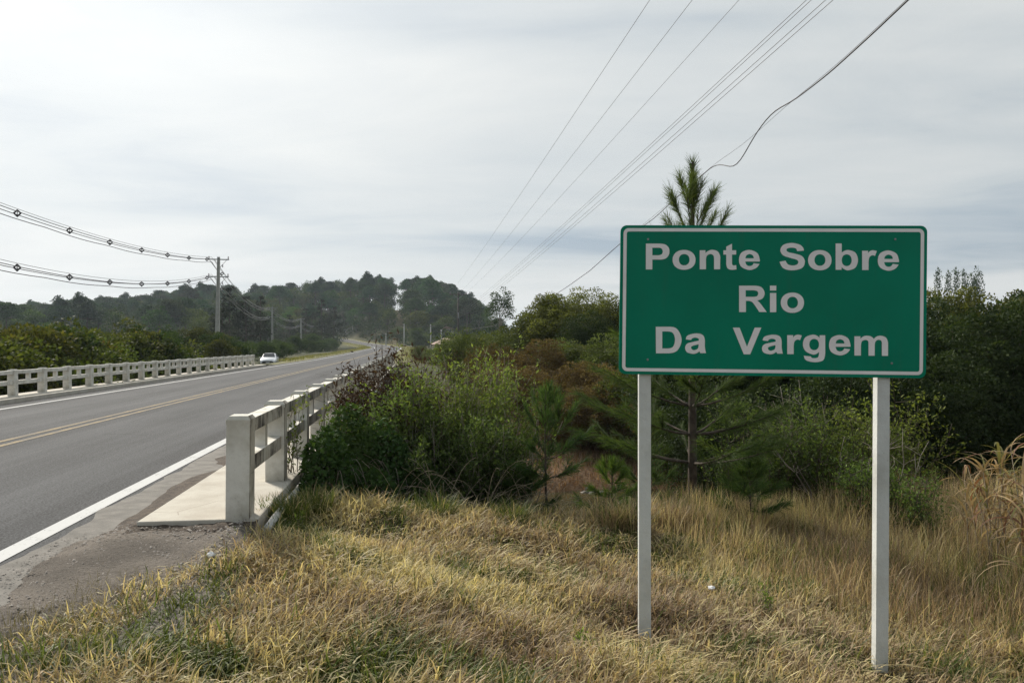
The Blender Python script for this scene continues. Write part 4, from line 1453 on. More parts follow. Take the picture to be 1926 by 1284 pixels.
def proto_round(h, rx, rz_, zc, n_cl, n_per, leaf, clr, flat=0.8, r0=0.18, shell=0.55, limbs_n=14, lumps=0):
    d = unit(RNG.normal(size=(n_cl, 3)) + np.array([0, 0, 0.25]))
    q = (shell + (1 - shell) * RNG.random(n_cl) ** 0.5)[:, None]
    cs = d * q * np.array([rx, rx * RNG.uniform(0.85, 1.1), rz_]) * (1 + 0.13 * RNG.normal(size=(n_cl, 1))) + np.array([0, 0, zc])
    cs[:, 2] = np.maximum(cs[:, 2], clr * 0.5)
    rs = clr * RNG.uniform(0.7, 1.35, n_cl)
    crown = leaf_mesh('crown', [clump_cloud(cs, rs, n_per, leaf, 0.6, flat)])
    trunk = limbs(zc, cs[RNG.permutation(n_cl)[:limbs_n]], r0)
    return crown, trunk


def proto_conifer(h, rad, n_tier, leaf=0.5, irregular=0.3):
    cs, rs = [], []
    for k in range(n_tier):
        f = (k + 0.5) / n_tier
        z = h * (0.22 + 0.78 * f)
        rr_ = rad * (1 - f) ** 0.8 + 0.25
        n = max(3, int(9 * (1 - f) + 3))
        for i in range(n):
            a_ = RNG.uniform(0, 6.283)
            q = rr_ * RNG.uniform(0.4, 1.0) * (1 + irregular * RNG.normal())
            cs.append((q * math.cos(a_), q * math.sin(a_), z + RNG.normal(0, 0.3) + q * 0.15)); rs.append(RNG.uniform(0.6, 1.1) * (0.25 * rad * (1.15 - f)))
    cs, rs = np.array(cs), np.array(rs)
    crown = leaf_mesh('crown', [clump_cloud(cs, rs, 46, leaf, 0.3, 0.8, 0.6)])
    trunk = limbs(h, cs[RNG.permutation(len(cs))[:20]], 0.24, 0, h * 0.97)
    return crown, trunk


PROTO = {}


def add_proto(kind, lst, mat, barkmat='bark'):
    out = []
    for cr_, tr_ in lst:
        cr_.materials.clear(); cr_.materials.append(M[mat])
        tr_.materials.clear(); tr_.materials.append(M[barkmat])
        out.append((cr_, tr_))
    PROTO[kind] = out


def plant(kind, var, loc, sc_, rz, name, label, cat, group=None, tint=(1, 1, 1), foliage='crown', stem='trunk', sz=1.0, lean=0.0):
    cr_, tr_ = PROTO[kind][var % len(PROTO[kind])]
    root = empty(name, loc, rz, label, cat, group)
    root.scale = (sc_, sc_, sc_ * sz)
    if lean: root.rotation_euler[1] = lean
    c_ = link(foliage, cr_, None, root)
    c_.color = (*tint, 1)
    link(stem, tr_, None, root)
    return root


add_proto('arauc', [proto_araucaria(15, 5.2), proto_araucaria(16, 4.4), proto_araucaria(13.5, 5.8), proto_araucaria(15.5, 5.0)], 'arauc')
add_proto('forest', [proto_round(13, 4.4, 4.2, 8.2, 46, 52, 0.55, 1.45, r0=0.25), proto_round(12, 4.0, 4.6, 7.4, 42, 54, 0.5, 1.3, r0=0.25),
                     proto_round(11, 4.8, 3.6, 7.0, 46, 52, 0.55, 1.4, r0=0.25)], 'dark')
add_proto('bigpine', [proto_conifer(14, 4.4, 9, 0.55), proto_conifer(13, 4.0, 8, 0.5), proto_conifer(14.5, 3.6, 9, 0.5)], 'darkpine')
add_proto('eucalypt', [proto_round(15, 3.3, 5.4, 9.6, 44, 46, 0.42, 0.95, flat=1.0, r0=0.22, shell=0.35), proto_round(15, 2.4, 5.8, 9.4, 34, 44, 0.42, 0.85, flat=1.0, r0=0.2, shell=0.35)], 'dark', 'palebark')
add_proto('scrub', [proto_round(4, 2.2, 1.7, 2.3, 90, 90, 0.17, 0.55, r0=0.07, shell=0.6), proto_round(4.4, 1.9, 2.0, 2.4, 86, 90, 0.17, 0.55, r0=0.07, shell=0.6),
                    proto_round(3.6, 2.5, 1.5, 2.0, 90, 90, 0.16, 0.55, r0=0.06, shell=0.6), proto_round(4, 2.0, 1.8, 2.2, 86, 90, 0.18, 0.58, r0=0.07, shell=0.6)], 'olive', 'twig')
add_proto('bankbush', [proto_round(3, 1.5, 1.35, 1.55, 130, 100, 0.085, 0.33, r0=0.045, shell=0.6, limbs_n=26), proto_round(3, 1.7, 1.2, 1.35, 136, 100, 0.085, 0.33, r0=0.045, shell=0.6, limbs_n=26),
                       proto_round(3, 1.3, 1.5, 1.65, 126, 100, 0.08, 0.31, r0=0.045, shell=0.6, limbs_n=26)], 'olive', 'twig')
add_proto('bankgreen', [(c_.copy(), t_) for c_, t_ in PROTO['bankbush']], 'green', 'twig')
add_proto('bankrust', [(c_.copy(), t_) for c_, t_ in PROTO['bankbush']], 'rust', 'twig')
add_proto('thicket', [proto_round(6, 2.5, 2.3, 3.3, 240, 190, 0.09, 0.48, r0=0.11, shell=0.3, limbs_n=30), proto_round(6, 2.2, 2.6, 3.3, 230, 190, 0.09, 0.48, r0=0.11, shell=0.3, limbs_n=30)], 'green', 'bark')
add_proto('thickdark', [(c_.copy(), t_) for c_, t_ in PROTO['thicket']], 'dark', 'bark')

# --- forest on the hills
rf = random.Random(5)
sel_trees = []
for d_ in np.arange(215, 450, 12.5):
    px = -60.0
    while px < 930:
        px += rf.uniform(0.75, 1.25) * (10.0 if px < 405 else 8.6) / d_ * F
        dd = d_ + rf.uniform(-5, 5)
        x_, y_ = (px - HX) / F * dd, dd
        rd, rz_, rt = near_road(np.array([x_]), np.array([y_]))
        if rd[0] < (17 if dd < 290 else 9.5) or (734 < px < 763 and dd > 290) or (px > 905 and dd < 380): continue
        if dd < (286 if 500 < px < 905 else (210 if px < 400 else 262)): continue
        g = Hs(x_, y_)
        hmax = float(sky_z(px, dd)) - g
        if hmax < 6.5: continue
        sel_trees.append((px, dd, x_, y_, g, hmax))
for px, dd, x_, y_, g, hmax in sorted(sel_trees):
    if px < 405:
        zonename = ('at the left picture edge' if px < 135 else 'left of centre of the slope' if px < 270 else 'beside the tall pole')
        zonename = ('low' if dd < 280 else 'midway' if dd < 350 else 'high') + ' on the left wooded slope, ' + zonename
    else:
        zonename = ('low' if dd < 345 else 'midway' if dd < 395 else 'high') + ' on the wooded hill behind the road, ' + ('left part' if px < 580 else 'just left of the gap' if px < 750 else 'right of the gap')
    r_ = rf.random()
    pa = 0.55 if px < 405 else (0.3 if px < 680 else 0.6)
    if r_ < pa:
        kind, base_h, nm, lb = 'arauc', 15.0, 'araucaria_tree', 'umbrella-crowned araucaria '
        tint = tuple(q_ * rf.uniform(1.0, 1.5) for q_ in (1.1, 1.1, 0.95))
    elif r_ < 0.94:
        kind, base_h, nm, lb = 'forest', 12.5, 'forest_tree', 'rounded forest tree '
        tint = (rf.uniform(1.1, 2.0), rf.uniform(1.2, 1.8), rf.uniform(0.9, 1.2))
    else:
        kind, base_h, nm, lb = 'eucalypt', 15.0, 'slender_tree', 'slender pale tree '
        tint = (1.2, 1.3, 1.1)
    hh = min(rf.uniform(12.0, 16.5), hmax)
    if kind == 'forest': hh = min(rf.uniform(8.5, 13.0), hmax)
    plant(kind, rf.randrange(4), (x_, y_, g - 0.3), hh / base_h * rf.uniform(0.95, 1.05), rf.uniform(0, 6.28), nm, lb + zonename, 'tree', nm.replace('_', ' ') + 's ' + zonename, tint)
# undergrowth that closes the wood below the crowns
n = 3000
upx, ud = RNG.uniform(-60, 920, n), RNG.uniform(212, 450, n)
ux, uy = (upx - HX) / F * ud, ud
urd, _, _ = near_road(ux, uy)
uh = H(ux, uy)
ok = (urd > np.where(ud > 280, 8.5, 13)) & (ud > np.where((upx > 500) & (upx < 905), 255, np.where(upx < 400, 205, 255))) & ~((upx > 737) & (upx < 760)) & (sky_z(upx, ud) - uh > 8)
uc = np.stack([ux, uy, uh + RNG.uniform(0.4, 7.0, n) * np.where(ud < 305, 0.3, np.where(ud > 385, 1.3, 1.0))], 1)[ok]
ur = RNG.uniform(1.8, 3.4, len(uc))
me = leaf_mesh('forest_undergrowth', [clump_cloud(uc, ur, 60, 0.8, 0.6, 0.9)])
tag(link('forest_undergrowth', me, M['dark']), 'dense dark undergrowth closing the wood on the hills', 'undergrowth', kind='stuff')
# skyline trees that shape the outline
skl = [(270, 0), (345, 0), (372, 1), (395, 0), (440, 1), (480, 0), (520, 0), (548, 0), (580, 1), (604, 0), (635, 1), (662, 0), (690, 0), (712, 0), (726, 0), (768, 0), (786, 0), (806, 0), (826, 0), (846, 0), (866, 0), (884, 0), (10, 0), (60, 0), (105, 0), (150, 0), (195, 0), (235, 0), (300, 0), (325, 1)]
for i, (px, kd) in enumerate(sorted(skl)):
    dd = 425 if px > 400 else 400
    x_, y_ = (px - HX) / F * dd, dd
    g = Hs(x_, y_)
    hh = float(sky_z(px, dd)) - g
    kind = ('arauc', 'forest')[kd]
    plant(kind, i, (x_, y_, g - 0.2), max(hh, 7) / (15.2 if kd == 0 else 12.6), rf.uniform(0, 6.28), 'skyline_tree',
          ('flat-topped araucaria' if kd == 0 else 'rounded tree') + ' on the skyline, %s skyline tree counting from the left' % ORD[i], 'tree', 'trees along the skyline')

# dark pines left of the road
for i, (px, ty, dd, wd, lb) in enumerate(((432, 541, 150, 1.0, 'tall dark pine just right of the tall concrete pole'), (462, 546, 146, 1.05, 'dark pine at the centre of the group beyond the far railing'),
                                         (490, 560, 152, 0.9, 'dark pine at the right of the group beyond the far railing'), (418, 572, 140, 0.8, 'small dark pine behind the tall concrete pole'),
                                         (575, 572, 230, 1.1, 'dark broad pine behind the third power pole'), (605, 566, 238, 1.2, 'darkest broad pine left of the road bend'), (628, 578, 242, 1.0, 'dark pine nearest the road bend'),
                                         (545, 585, 225, 1.0, 'dark pine left of the third power pole'))):
    x_, y_, zt = polebase(px, dd, ty)
    g = Hs(x_, y_)
    k = (zt - g) / 14.0
    plant('bigpine', i, (x_, y_, g), k, rf.uniform(0, 6.28), 'dark_pine', lb, 'pine tree', 'dark pines left of the road')
# eucalyptus right of the wooden pole
for px, ty, dd, var, lb in ((940, 543, 165, 0, 'airy eucalyptus standing alone right of the wooden crossarm pole'), (925, 572, 168, 1, 'lower eucalyptus crown at the left foot of the lone eucalyptus'),
                            (1766, 507, 210, 1, 'small far tree on the skyline, first right of the sign'), (1785, 512, 212, 1, 'small far tree on the skyline, second right of the sign'),
                            (1797, 507, 211, 1, 'small far tree on the skyline, third right of the sign'), (1812, 510, 213, 1, 'small far tree on the skyline, fourth right of the sign'), (1835, 505, 209, 0, 'widest small far tree on the skyline right of the sign')):
    x_, y_, zt = polebase(px, dd, ty)
    g = Hs(x_, y_)
    k = (zt - g) / 15.2
    kx = k if px < 1000 else k * 0.42
    plant('eucalypt', var, (x_, y_, g), kx, rf.uniform(0, 6.28), 'eucalyptus_tree', lb, 'tree', None, (1.1, 1.2, 1.1), sz=k / kx)

# --- scrub band behind the far railing
rows = (('front', 30, 20, 626, 0.0), ('middle', 43, 17, 628, 0.0), ('back', 60, 14, 622, 0.0))
for rn, dd0, n, ty, _ in rows:
    for i in range(n):
        px = -40 + (i + rf.uniform(0.2, 0.8)) * 540 / n
        dd = dd0 + rf.uniform(-4, 4)
        x_, y_ = (px - HX) / F * dd, dd
        t_, s_ = TS(x_, y_)
        if s_ > -13.8:
            s_ = -13.8 - rf.uniform(0, 1.5)
            v_ = W(t_, s_); x_, y_ = v_.x, v_.y
        g = Hs(x_, y_)
        topy = ty + 6 + rf.uniform(-12, 18) + (10 if px < 60 else 0)
        zt = EYE + (HY - topy) / F * y_
        k = (zt - g) / 4.15
        hue = rf.random()
        tint = (rf.uniform(0.85, 1.2), rf.uniform(0.85, 1.05), 0.8) if hue < 0.6 else ((0.55, 0.75, 0.7) if hue < 0.85 else (1.2, 1.2, 0.85))
        word = 'olive' if hue < 0.6 else ('dark green' if hue < 0.85 else 'yellowish green')
        plant('scrub', rf.randrange(4), (x_, y_, g - 0.2), k, rf.uniform(0, 6.28), 'scrub_bush', '%s leafy shrub behind the far railing, %s from the left in the %s row' % (word, ORD[i], rn), 'shrub', 'shrubs behind the far railing', tint, 'foliage', 'stem')
for i, (px, ty, dd) in enumerate(((500, 652, 95), (520, 640, 110), (540, 646, 122), (556, 632, 140), (580, 640, 150), (600, 648, 170), (478, 640, 100), (450, 648, 92), (622, 636, 215), (588, 630, 180), (530, 655, 100), (645, 630, 260), (610, 640, 200))):
    x_, y_, zt = polebase(px, dd, ty)
    rd, _, _ = near_road(np.array([x_]), np.array([y_]))
    g = Hs(x_, y_)
    if rd[0] < 10.5: continue
    k = max((zt - g) / 4.1, 0.6)
    plant('scrub', i, (x_, y_, g - 0.2), k, rf.uniform(0, 6.28), 'scrub_bush', 'dark green shrub left of the road beyond the parked car, %s counted there' % ORD[i], 'shrub', 'shrubs beyond the parked car', (0.65, 0.85, 0.85), 'foliage', 'stem', sz=1.0)
# bushes at the foot of the hill round the bend
for i in range(34):
    px = 560 + i * 10.5 + rf.uniform(-4, 4)
    dd = rf.uniform(240, 330)
    x_, y_ = (px - HX) / F * dd, dd
    rd, rz_, rt = near_road(np.array([x_]), np.array([y_]))
    if rd[0] < 12: continue
    if px < 700 and x_ > np.interp(y_, CLP[:, 1], CLP[:, 0]): pass
    g = Hs(x_, y_)
    plant('scrub', i, (x_, y_, g - 0.3), rf.uniform(0.9, 1.9), rf.uniform(0, 6.28), 'scrub_bush', 'greyish bush at the foot of the wooded hill, %s from the left' % ORD[i], 'shrub', 'bushes at the foot of the wooded hill', (0.8, 0.95, 1.1), 'foliage', 'stem')

# --- far bank, right of the bridge
far_bank = []
for i, (px, ty, dd, kind, k2, lb) in enumerate((
        (880, 622, 44, 'bankgreen', 1.0, 'bright green bush at the left end of the far bank'), (905, 618, 46, 'bankgreen', 1.0, 'bright green bush below the lone eucalyptus'),
        (850, 640, 52, 'bankgreen', 1.0, 'low green bush near the bridge end on the far bank'), (935, 628, 42, 'bankbush', 1.0, 'olive bush below the lone eucalyptus'),
        (965, 610, 46, 'bankbush', 1.0, 'olive bush left of the big round tree'), (1000, 600, 44, 'bankbush', 1.0, 'tall olive bush at the left foot of the big round tree'),
        (930, 650, 36, 'bankrust', 1.0, 'reddish brown bush on the upper far bank, leftmost'), (975, 652, 35, 'bankrust', 1.0, 'reddish brown bush on the upper far bank, second from the left'),
        (1020, 648, 34, 'bankrust', 1.0, 'brown bush in front of the big round tree'), (1060, 640, 36, 'bankgreen', 1.0, 'green bush in front of the big round tree'),
        (1110, 632, 35, 'bankbush', 1.0, 'olive bush just left of the sign'), (1150, 640, 33, 'bankgreen', 1.0, 'green bush partly hidden by the left sign edge'),
        (990, 690, 31, 'bankrust', 1.0, 'reddish bush on the bank behind the leafy shrub'), (1040, 692, 30, 'bankrust', 1.0, 'rust coloured bush halfway up the far bank'),
        (1085, 690, 29.5, 'bankrust', 1.0, 'brownish bush halfway up the far bank'), (1130, 688, 29, 'bankrust', 1.0, 'rusty bush halfway up the bank below the sign corner'),
        (1170, 690, 28.5, 'bankbush', 1.0, 'olive bush behind the left sign post'), (1100, 735, 27.5, 'bankrust', 1.0, 'low rusty bush above the river'),
        (1150, 740, 27, 'bankrust', 1.0, 'low rusty bush above the river near the left post'), (1055, 738, 28, 'bankrust', 1.0, 'low brown bush above the river behind the pine sapling'),
        (1200, 700, 27, 'bankbush', 1.0, 'olive bush behind the pine trunk, left side'), (1260, 700, 26, 'bankrust', 1.0, 'rusty bush behind the pine trunk'),
        (820, 650, 70, 'bankgreen', 1.0, 'distant green bush right of the far bend'), (790, 652, 80, 'bankbush', 1.0, 'distant olive bush right of the far bend'), (945, 682, 33, 'bankrust', 1.0, 'reddish bush low on the bank behind the tall shrub'),
        (900, 664, 38, 'bankbush', 1.0, 'olive bush at the far bridge end'), (868, 662, 44, 'bankrust', 1.0, 'brownish bush at the far bridge end'))):
    x_, y_, zt = polebase(px, dd, ty)
    t_, s_ = TS(x_, y_)
    if s_ < 0.3: v_ = W(t_, 0.4); x_, y_ = v_.x, v_.y
    g = Hs(x_, y_)
    k = max((zt - g) / 2.9, 0.35)
    kxy = min(max(k, 0.75), 1.5)
    o = plant(kind, i, (x_, y_, g - 0.1), kxy, rf.uniform(0, 6.28), 'bank_bush', lb, 'shrub', 'bushes on the far river bank', (rf.uniform(0.85, 1.15),) * 3, 'foliage', 'stem', sz=k / kxy)
for i, (px, ty, dd, kind, kk, lb) in enumerate(((1085, 538, 42, 'thicket', 1.15, 'big round olive tree on the far bank left of the sign'), (1030, 558, 43, 'thicket', 1.0, 'left shoulder of foliage beside the big round tree'),
                                               (1140, 552, 40, 'thicket', 1.0, 'leafy tree partly hidden by the left edge of the sign'), (1200, 560, 40, 'thickdark', 1.0, 'dark tree hidden behind the left half of the sign'),
                                               (1110, 580, 38, 'thickdark', 0.9, 'dark lower tree in front of the big round tree'))):
    x_, y_, zt = polebase(px, dd, ty)
    g = Hs(x_, y_)
    k = (zt - g) / 5.9
    plant(kind, i, (x_, y_, g - 0.1), k * kk, rf.uniform(0, 6.28), 'bank_tree', lb, 'tree', 'trees on the far river bank', (1.15, 1.0, 0.8) if kind == 'thicket' else (1, 1, 1), sz=1 / kk)
# thicket behind and right of the sign
for i, (px, ty, dd, kind, lb) in enumerate(((1290, 600, 24, 'thickdark', 'dark tree behind the pine'), (1400, 590, 25, 'thickdark', 'dark tree behind the middle of the sign'), (1500, 580, 24, 'thickdark', 'dark tree behind the pale bare branches'),
                                            (1600, 560, 24, 'thickdark', 'dark tree behind the right sign post'), (1700, 545, 25, 'thickdark', 'dark tree at the right edge of the sign'), (1770, 556, 26, 'thicket', 'olive topped tree, first right of the sign'),
                                            (1850, 552, 25, 'thicket', 'broad olive topped tree at the right of the picture'), (1930, 556, 26, 'thicket', 'olive topped tree cut by the right picture edge'),
                                            (1800, 590, 21.5, 'thickdark', 'dark leafy tree in front of the thicket right of the sign'), (1900, 585, 21, 'thickdark', 'dark leafy tree behind the tall cane grass'), (1720, 640, 20, 'thickdark', 'low dark tree right beside the sign post'),
                                            (1990, 560, 22, 'thickdark', 'dark tree just outside the right edge'), (1350, 700, 20.5, 'thickdark', 'low dark tree behind the slender shrubs'), (1560, 690, 19.5, 'thickdark', 'low dark tree between the sign posts'))):
    x_, y_, zt = polebase(px, dd, ty)
    g = Hs(x_, y_)
    k = (zt - g) / 5.9
    kxy = min(max(k, 0.6), 1.15)
    plant(kind, i, (x_, y_, g - 0.1), kxy, rf.uniform(0, 6.28), 'thicket_tree', lb, 'tree', 'trees of the thicket right of the river', (1.0, 0.85, 0.75) if kind == 'thicket' else (0.95, 0.95, 0.9), sz=k / kxy)


# --- near shrubs with real twigs
def twiggy(n_stem, h, spread, leaf, n_leaf, lean=(0, 0), wander=0.06, start=0.35, cluster=0.05, forks=3, r0=0.008, topv=True, updir=0.8, clip=None, asp=0.42):
    """many upright stems that fork; leaves along the upper parts"""
    lines, LP, LD, LV = [], [], [], []
    for i in range(n_stem):
        a_ = RNG.uniform(0, 6.283); q = spread * math.sqrt(RNG.random())
        b0 = np.array([0.35 * q * math.cos(a_), 0.35 * q * math.sin(a_), -0.1])
        hh = h * RNG.uniform(0.72, 1.06) * (1 - 0.28 * (q / max(spread, .01)) ** 2)
        tip = np.array([q * math.cos(a_) * 1.15 + lean[0], q * math.sin(a_) * 1.15 + lean[1], hh])
        k = 7
        u = np.linspace(0, 1, k)[:, None]
        P = b0 + (tip - b0) * u
        P[:, :2] += np.cumsum(RNG.normal(0, wander * h / k * 2, (k, 2)), 0) * u
        P[:, :2] -= (tip[:2] - b0[:2]) * (0.35 * (u * (1 - u)))
        lines.append((P, np.linspace(r0, r0 * 0.3, k)))
        br = [P]
        for f in range(forks):
            i0 = RNG.integers(2, k - 1)
            st_ = P[i0]
            dv = unit(np.array([RNG.normal(), RNG.normal(), updir + 0.6 * RNG.random()])) * hh * RNG.uniform(0.18, 0.38)
            Q = np.stack([st_, st_ + dv * 0.5 + RNG.normal(0, 0.02, 3), st_ + dv + np.array([0, 0, 0.03])])
            lines.append((Q, np.array([r0 * 0.45, r0 * 0.3, r0 * 0.15])))
            br.append(Q)
        for Q in br:
            m_ = int(n_leaf / (forks + 1) * RNG.uniform(0.6, 1.4))
            u = (start if Q is P else 0.15) + (1 - (start if Q is P else 0.15)) * RNG.random(m_) ** 0.75
            pos = np.stack([np.interp(u, np.linspace(0, 1, len(Q)), Q[:, c_]) for c_ in range(3)], 1)
            ax = unit(Q[-1] - Q[-2])
            LP.append(pos + RNG.normal(0, cluster, (m_, 3)))
            LD.append(unit(ax * updir + RNG.normal(size=(m_, 3)) * 0.8))
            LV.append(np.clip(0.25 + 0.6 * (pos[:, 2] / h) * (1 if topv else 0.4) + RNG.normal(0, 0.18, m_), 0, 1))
    LP, LD, LV = np.concatenate(LP), np.concatenate(LD), np.concatenate(LV)
    if clip is not None:
        _, ws2 = TS(LP[:, 0] + clip[0], LP[:, 1] + clip[1])
        ok = ws2 > -1.05
        LP, LD, LV = LP[ok], LD[ok], LV[ok]
    L = leaf * RNG.uniform(0.6, 1.35, len(LP))
    return leaf_mesh('foliage', [leaves_np(LP, LD, L, L * asp, LV)]), tubes_mesh('stem', lines, 4)


def near_plant(name, label, cat, x, y, proto, mat, stemmat, tint=(1, 1, 1), group=None, dz=0.0, rz=0.0, leafname='foliage'):
    root = empty(name, (x, y, Hs(x, y) + dz), rz, label, cat, group)
    f_, s_ = proto
    c_ = link(leafname, f_, M[mat], root); c_.color = (*tint, 1)
    link('stem', s_, M[stemmat], root)
    return root


def gx(px, d):
    return (px - HX) / F * d


def near_h(x, y, topy):
    return EYE + (HY - topy) / F * y - Hs(x, y)


# tall leafy shrub (several neighbouring clumps) on the near bank
for px, ty, d, wdt, tint, lb, ns in ((790, 672, 9.9, 0.5, (1.05, 1.1, 0.9), 'bright green leafy shrub in the middle of the near bank', 34), (872, 670, 10.2, 0.5, (1.05, 1.1, 0.9), 'tall bright green shrub left of the pine sapling', 36),
                                     (950, 694, 10.4, 0.45, (0.95, 1.0, 0.9), 'green upright shrub directly behind the pine sapling', 30), (738, 716, 9.7, 0.42, (0.8, 0.95, 0.9), 'darker green shrub beside the dry seed heads', 26),
                                     (845, 780, 9.3, 0.5, (0.75, 0.85, 0.85), 'dark green shrub low in front of the tall leafy shrubs', 24),
                                     (930, 800, 9.3, 0.42, (0.7, 0.8, 0.8), 'dark green twiggy shrub left of the pine sapling trunk', 20)):
    x_ = gx(px, d)
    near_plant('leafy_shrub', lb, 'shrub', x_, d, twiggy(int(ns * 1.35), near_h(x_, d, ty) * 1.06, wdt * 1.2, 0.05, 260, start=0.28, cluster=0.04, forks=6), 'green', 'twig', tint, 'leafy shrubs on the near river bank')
# dark dry plants with drooping reddish leaves above the bramble
for px, ty, d, lb in ((728, 650, 10.6, 'dark dry plant with reddish drooping seed heads beside the railing'), (778, 655, 11.0, 'dark dry seed-headed plant right of the railing bramble'), (706, 668, 10.4, 'dark dry stems leaning towards the railing'),
                      (825, 668, 11.6, 'dry reddish plant behind the bright leafy shrub'), (690, 700, 10.1, 'small dry stems close to the railing'), (755, 690, 10.2, 'dark brown dry plant between bramble and leafy shrub')):
    x_ = gx(px, d)
    near_plant('dry_plant', lb, 'plant', x_, d, twiggy(40, near_h(x_, d, ty) * 1.05, 0.36, 0.085, 230, start=0.4, cluster=0.04, forks=6, updir=-0.1, clip=(x_, d), asp=0.24), 'seed', 'bark', (1, 1, 1), 'dry seed-headed plants by the railing')


# bramble mound: dense leaves on an irregular mound with arching canes
def bramble(rx, ry, h, n, leaf, wx=0.0, wy=0.0):
    u = RNG.random(n) * 6.283
    q = np.sqrt(RNG.random(n))
    X_, Y_ = rx * q * np.cos(u), ry * q * np.sin(u)
    top = h * np.sqrt(np.clip(1 - q ** 2.2, 0, 1)) * (0.7 + 0.6 * vnoise(X_ * 3 + 9, Y_ * 3 + 4, int(h * 100)))
    Z_ = top * (1 - 0.55 * RNG.random(n) ** 1.8) + 0.03
    wt2, ws2 = TS(X_ + wx, Y_ + wy)
    ok = ws2 > -1.13 - 0.2 * (RNG.random(n) < 0.04)
    X_, Y_, Z_ = X_[ok], Y_[ok], Z_[ok]
    n = len(X_)
    P = np.stack([X_, Y_, Z_], 1)
    d_ = unit(np.stack([X_ / rx ** 2, Y_ / ry ** 2, Z_ / h ** 2 * 0.6 + 0.2], 1))
    D = unit(d_ * 0.5 + RNG.normal(size=(n, 3)) * 0.7 + np.array([0, 0, -0.25]))
    L = leaf * RNG.uniform(0.6, 1.3, n)
    v = np.clip(0.3 + 0.4 * RNG.random(n) + 0.3 * vnoise(X_ * 4, Y_ * 4, 8) - 0.1, 0, 1)
    fol = leaf_mesh('foliage', [leaves_np(P, D, L, L * 0.62, v, unit(d_ + RNG.normal(size=(n, 3)) * 0.5))])
    lines = []
    for i in range(26):
        a_ = RNG.uniform(-1.7, 1.7); l_ = RNG.uniform(0.5, 1.1)
        p0 = np.array([RNG.normal(0, rx * 0.3), RNG.normal(0, ry * 0.3), 0.0])
        e_ = p0 + np.array([rx * l_ * math.cos(a_), ry * l_ * math.sin(a_), h * RNG.uniform(0.1, 0.5)])
        m_ = (p0 + e_) / 2 + np.array([0, 0, h * RNG.uniform(0.7, 1.15)])
        tt2 = np.linspace(0, 1, 9)[:, None]
        P_ = (1 - tt2) ** 2 * p0 + 2 * tt2 * (1 - tt2) * m_ + tt2 ** 2 * e_
        lines.append((P_, np.linspace(0.005, 0.002, 9)))
    return fol, tubes_mesh('stem', lines, 4)


for px, d, rx, ry, h, n, lb, tint in ((655, 8.9, 0.45, 0.6, 0.95, 4200, 'dense bramble mound pressing against the near railing', (1, 1, 1)), (618, 8.2, 0.36, 0.45, 0.62, 2400, 'low bramble leaves below the railing by the pipe', (0.9, 1, 0.95)),
                                      (715, 9.1, 0.5, 0.55, 0.95, 3400, 'dark bramble mound in front of the dry seed heads', (0.8, 0.9, 0.9)), (780, 9.0, 0.5, 0.5, 0.6, 2200, 'low dark bramble in the shade of the leafy shrubs', (0.8, 0.85, 0.85)),
                                      (680, 9.9, 0.4, 0.55, 1.15, 3200, 'tall bramble rising beside the railing', (1, 1, 0.95)), (690, 8.45, 0.35, 0.3, 0.4, 1200, 'small bramble clump at the edge of the mown grass', (1.1, 1.2, 1.1))):
    x_ = gx(px, d)
    near_plant('bramble', lb, 'shrub', x_, d, bramble(rx, ry, h, n, 0.062, x_, d), 'dark', 'twig', (tint[0] * 1.35, tint[1] * 1.5, tint[2] * 1.2), 'brambles by the near railing')
# creeper sprig climbing over the railing
cw = W(8.7, -1.32)
near_plant('creeper', 'thin leafy creeper climbing over the top of the near railing', 'plant', cw.x, cw.y, twiggy(8, 1.28, 0.2, 0.05, 40, start=0.5, cluster=0.03, forks=4, wander=0.16), 'olive', 'twig', (1.5, 1.6, 1.1), dz=max(0.0, -0.25 - Hs(cw.x, cw.y)))


# dead arching grass stalks tangled in the brambles
def stalks(n, rx, ry, hmin, hmax, lmin, lmax, r_=0.004, arch=0.5):
    lines = []
    for i in range(n):
        a_ = RNG.uniform(0, 6.283)
        p0 = np.array([RNG.normal(0, rx), RNG.normal(0, ry), -0.05])
        l_ = RNG.uniform(lmin, lmax)
        e_ = p0 + np.array([l_ * math.cos(a_), 0.5 * l_ * math.sin(a_), RNG.uniform(hmin, hmax)])
        m_ = (p0 + e_) / 2 + np.array([0, 0, RNG.uniform(0.1, arch)])
        u = np.linspace(0, 1, 8)[:, None]
        lines.append(((1 - u) ** 2 * p0 + 2 * u * (1 - u) * m_ + u ** 2 * e_, np.linspace(r_, r_ * 0.35, 8)))
    return tubes_mesh('stalk', lines, 4)


M['straw'] = simple('dead_straw', (0.20, 0.16, 0.11), (0.36, 0.30, 0.21), 5, 0.8)
for px, d, n, lb in ((745, 8.6, 34, 'tangle of pale dead stalks arching out of the brambles'), (880, 8.8, 34, 'pale dead stalks leaning under the leafy shrubs'), (1000, 8.9, 22, 'dry crossed stalks at the foot of the pine sapling')):
    x_ = gx(px, d)
    tag(link('dead_stalks', stalks(n, 0.24, 0.18, 0.1, 0.75, 0.3, 1.0), M['straw'], None, (x_, d, Hs(x_, d))), lb, 'dead grass', 'dead stalks on the near bank')


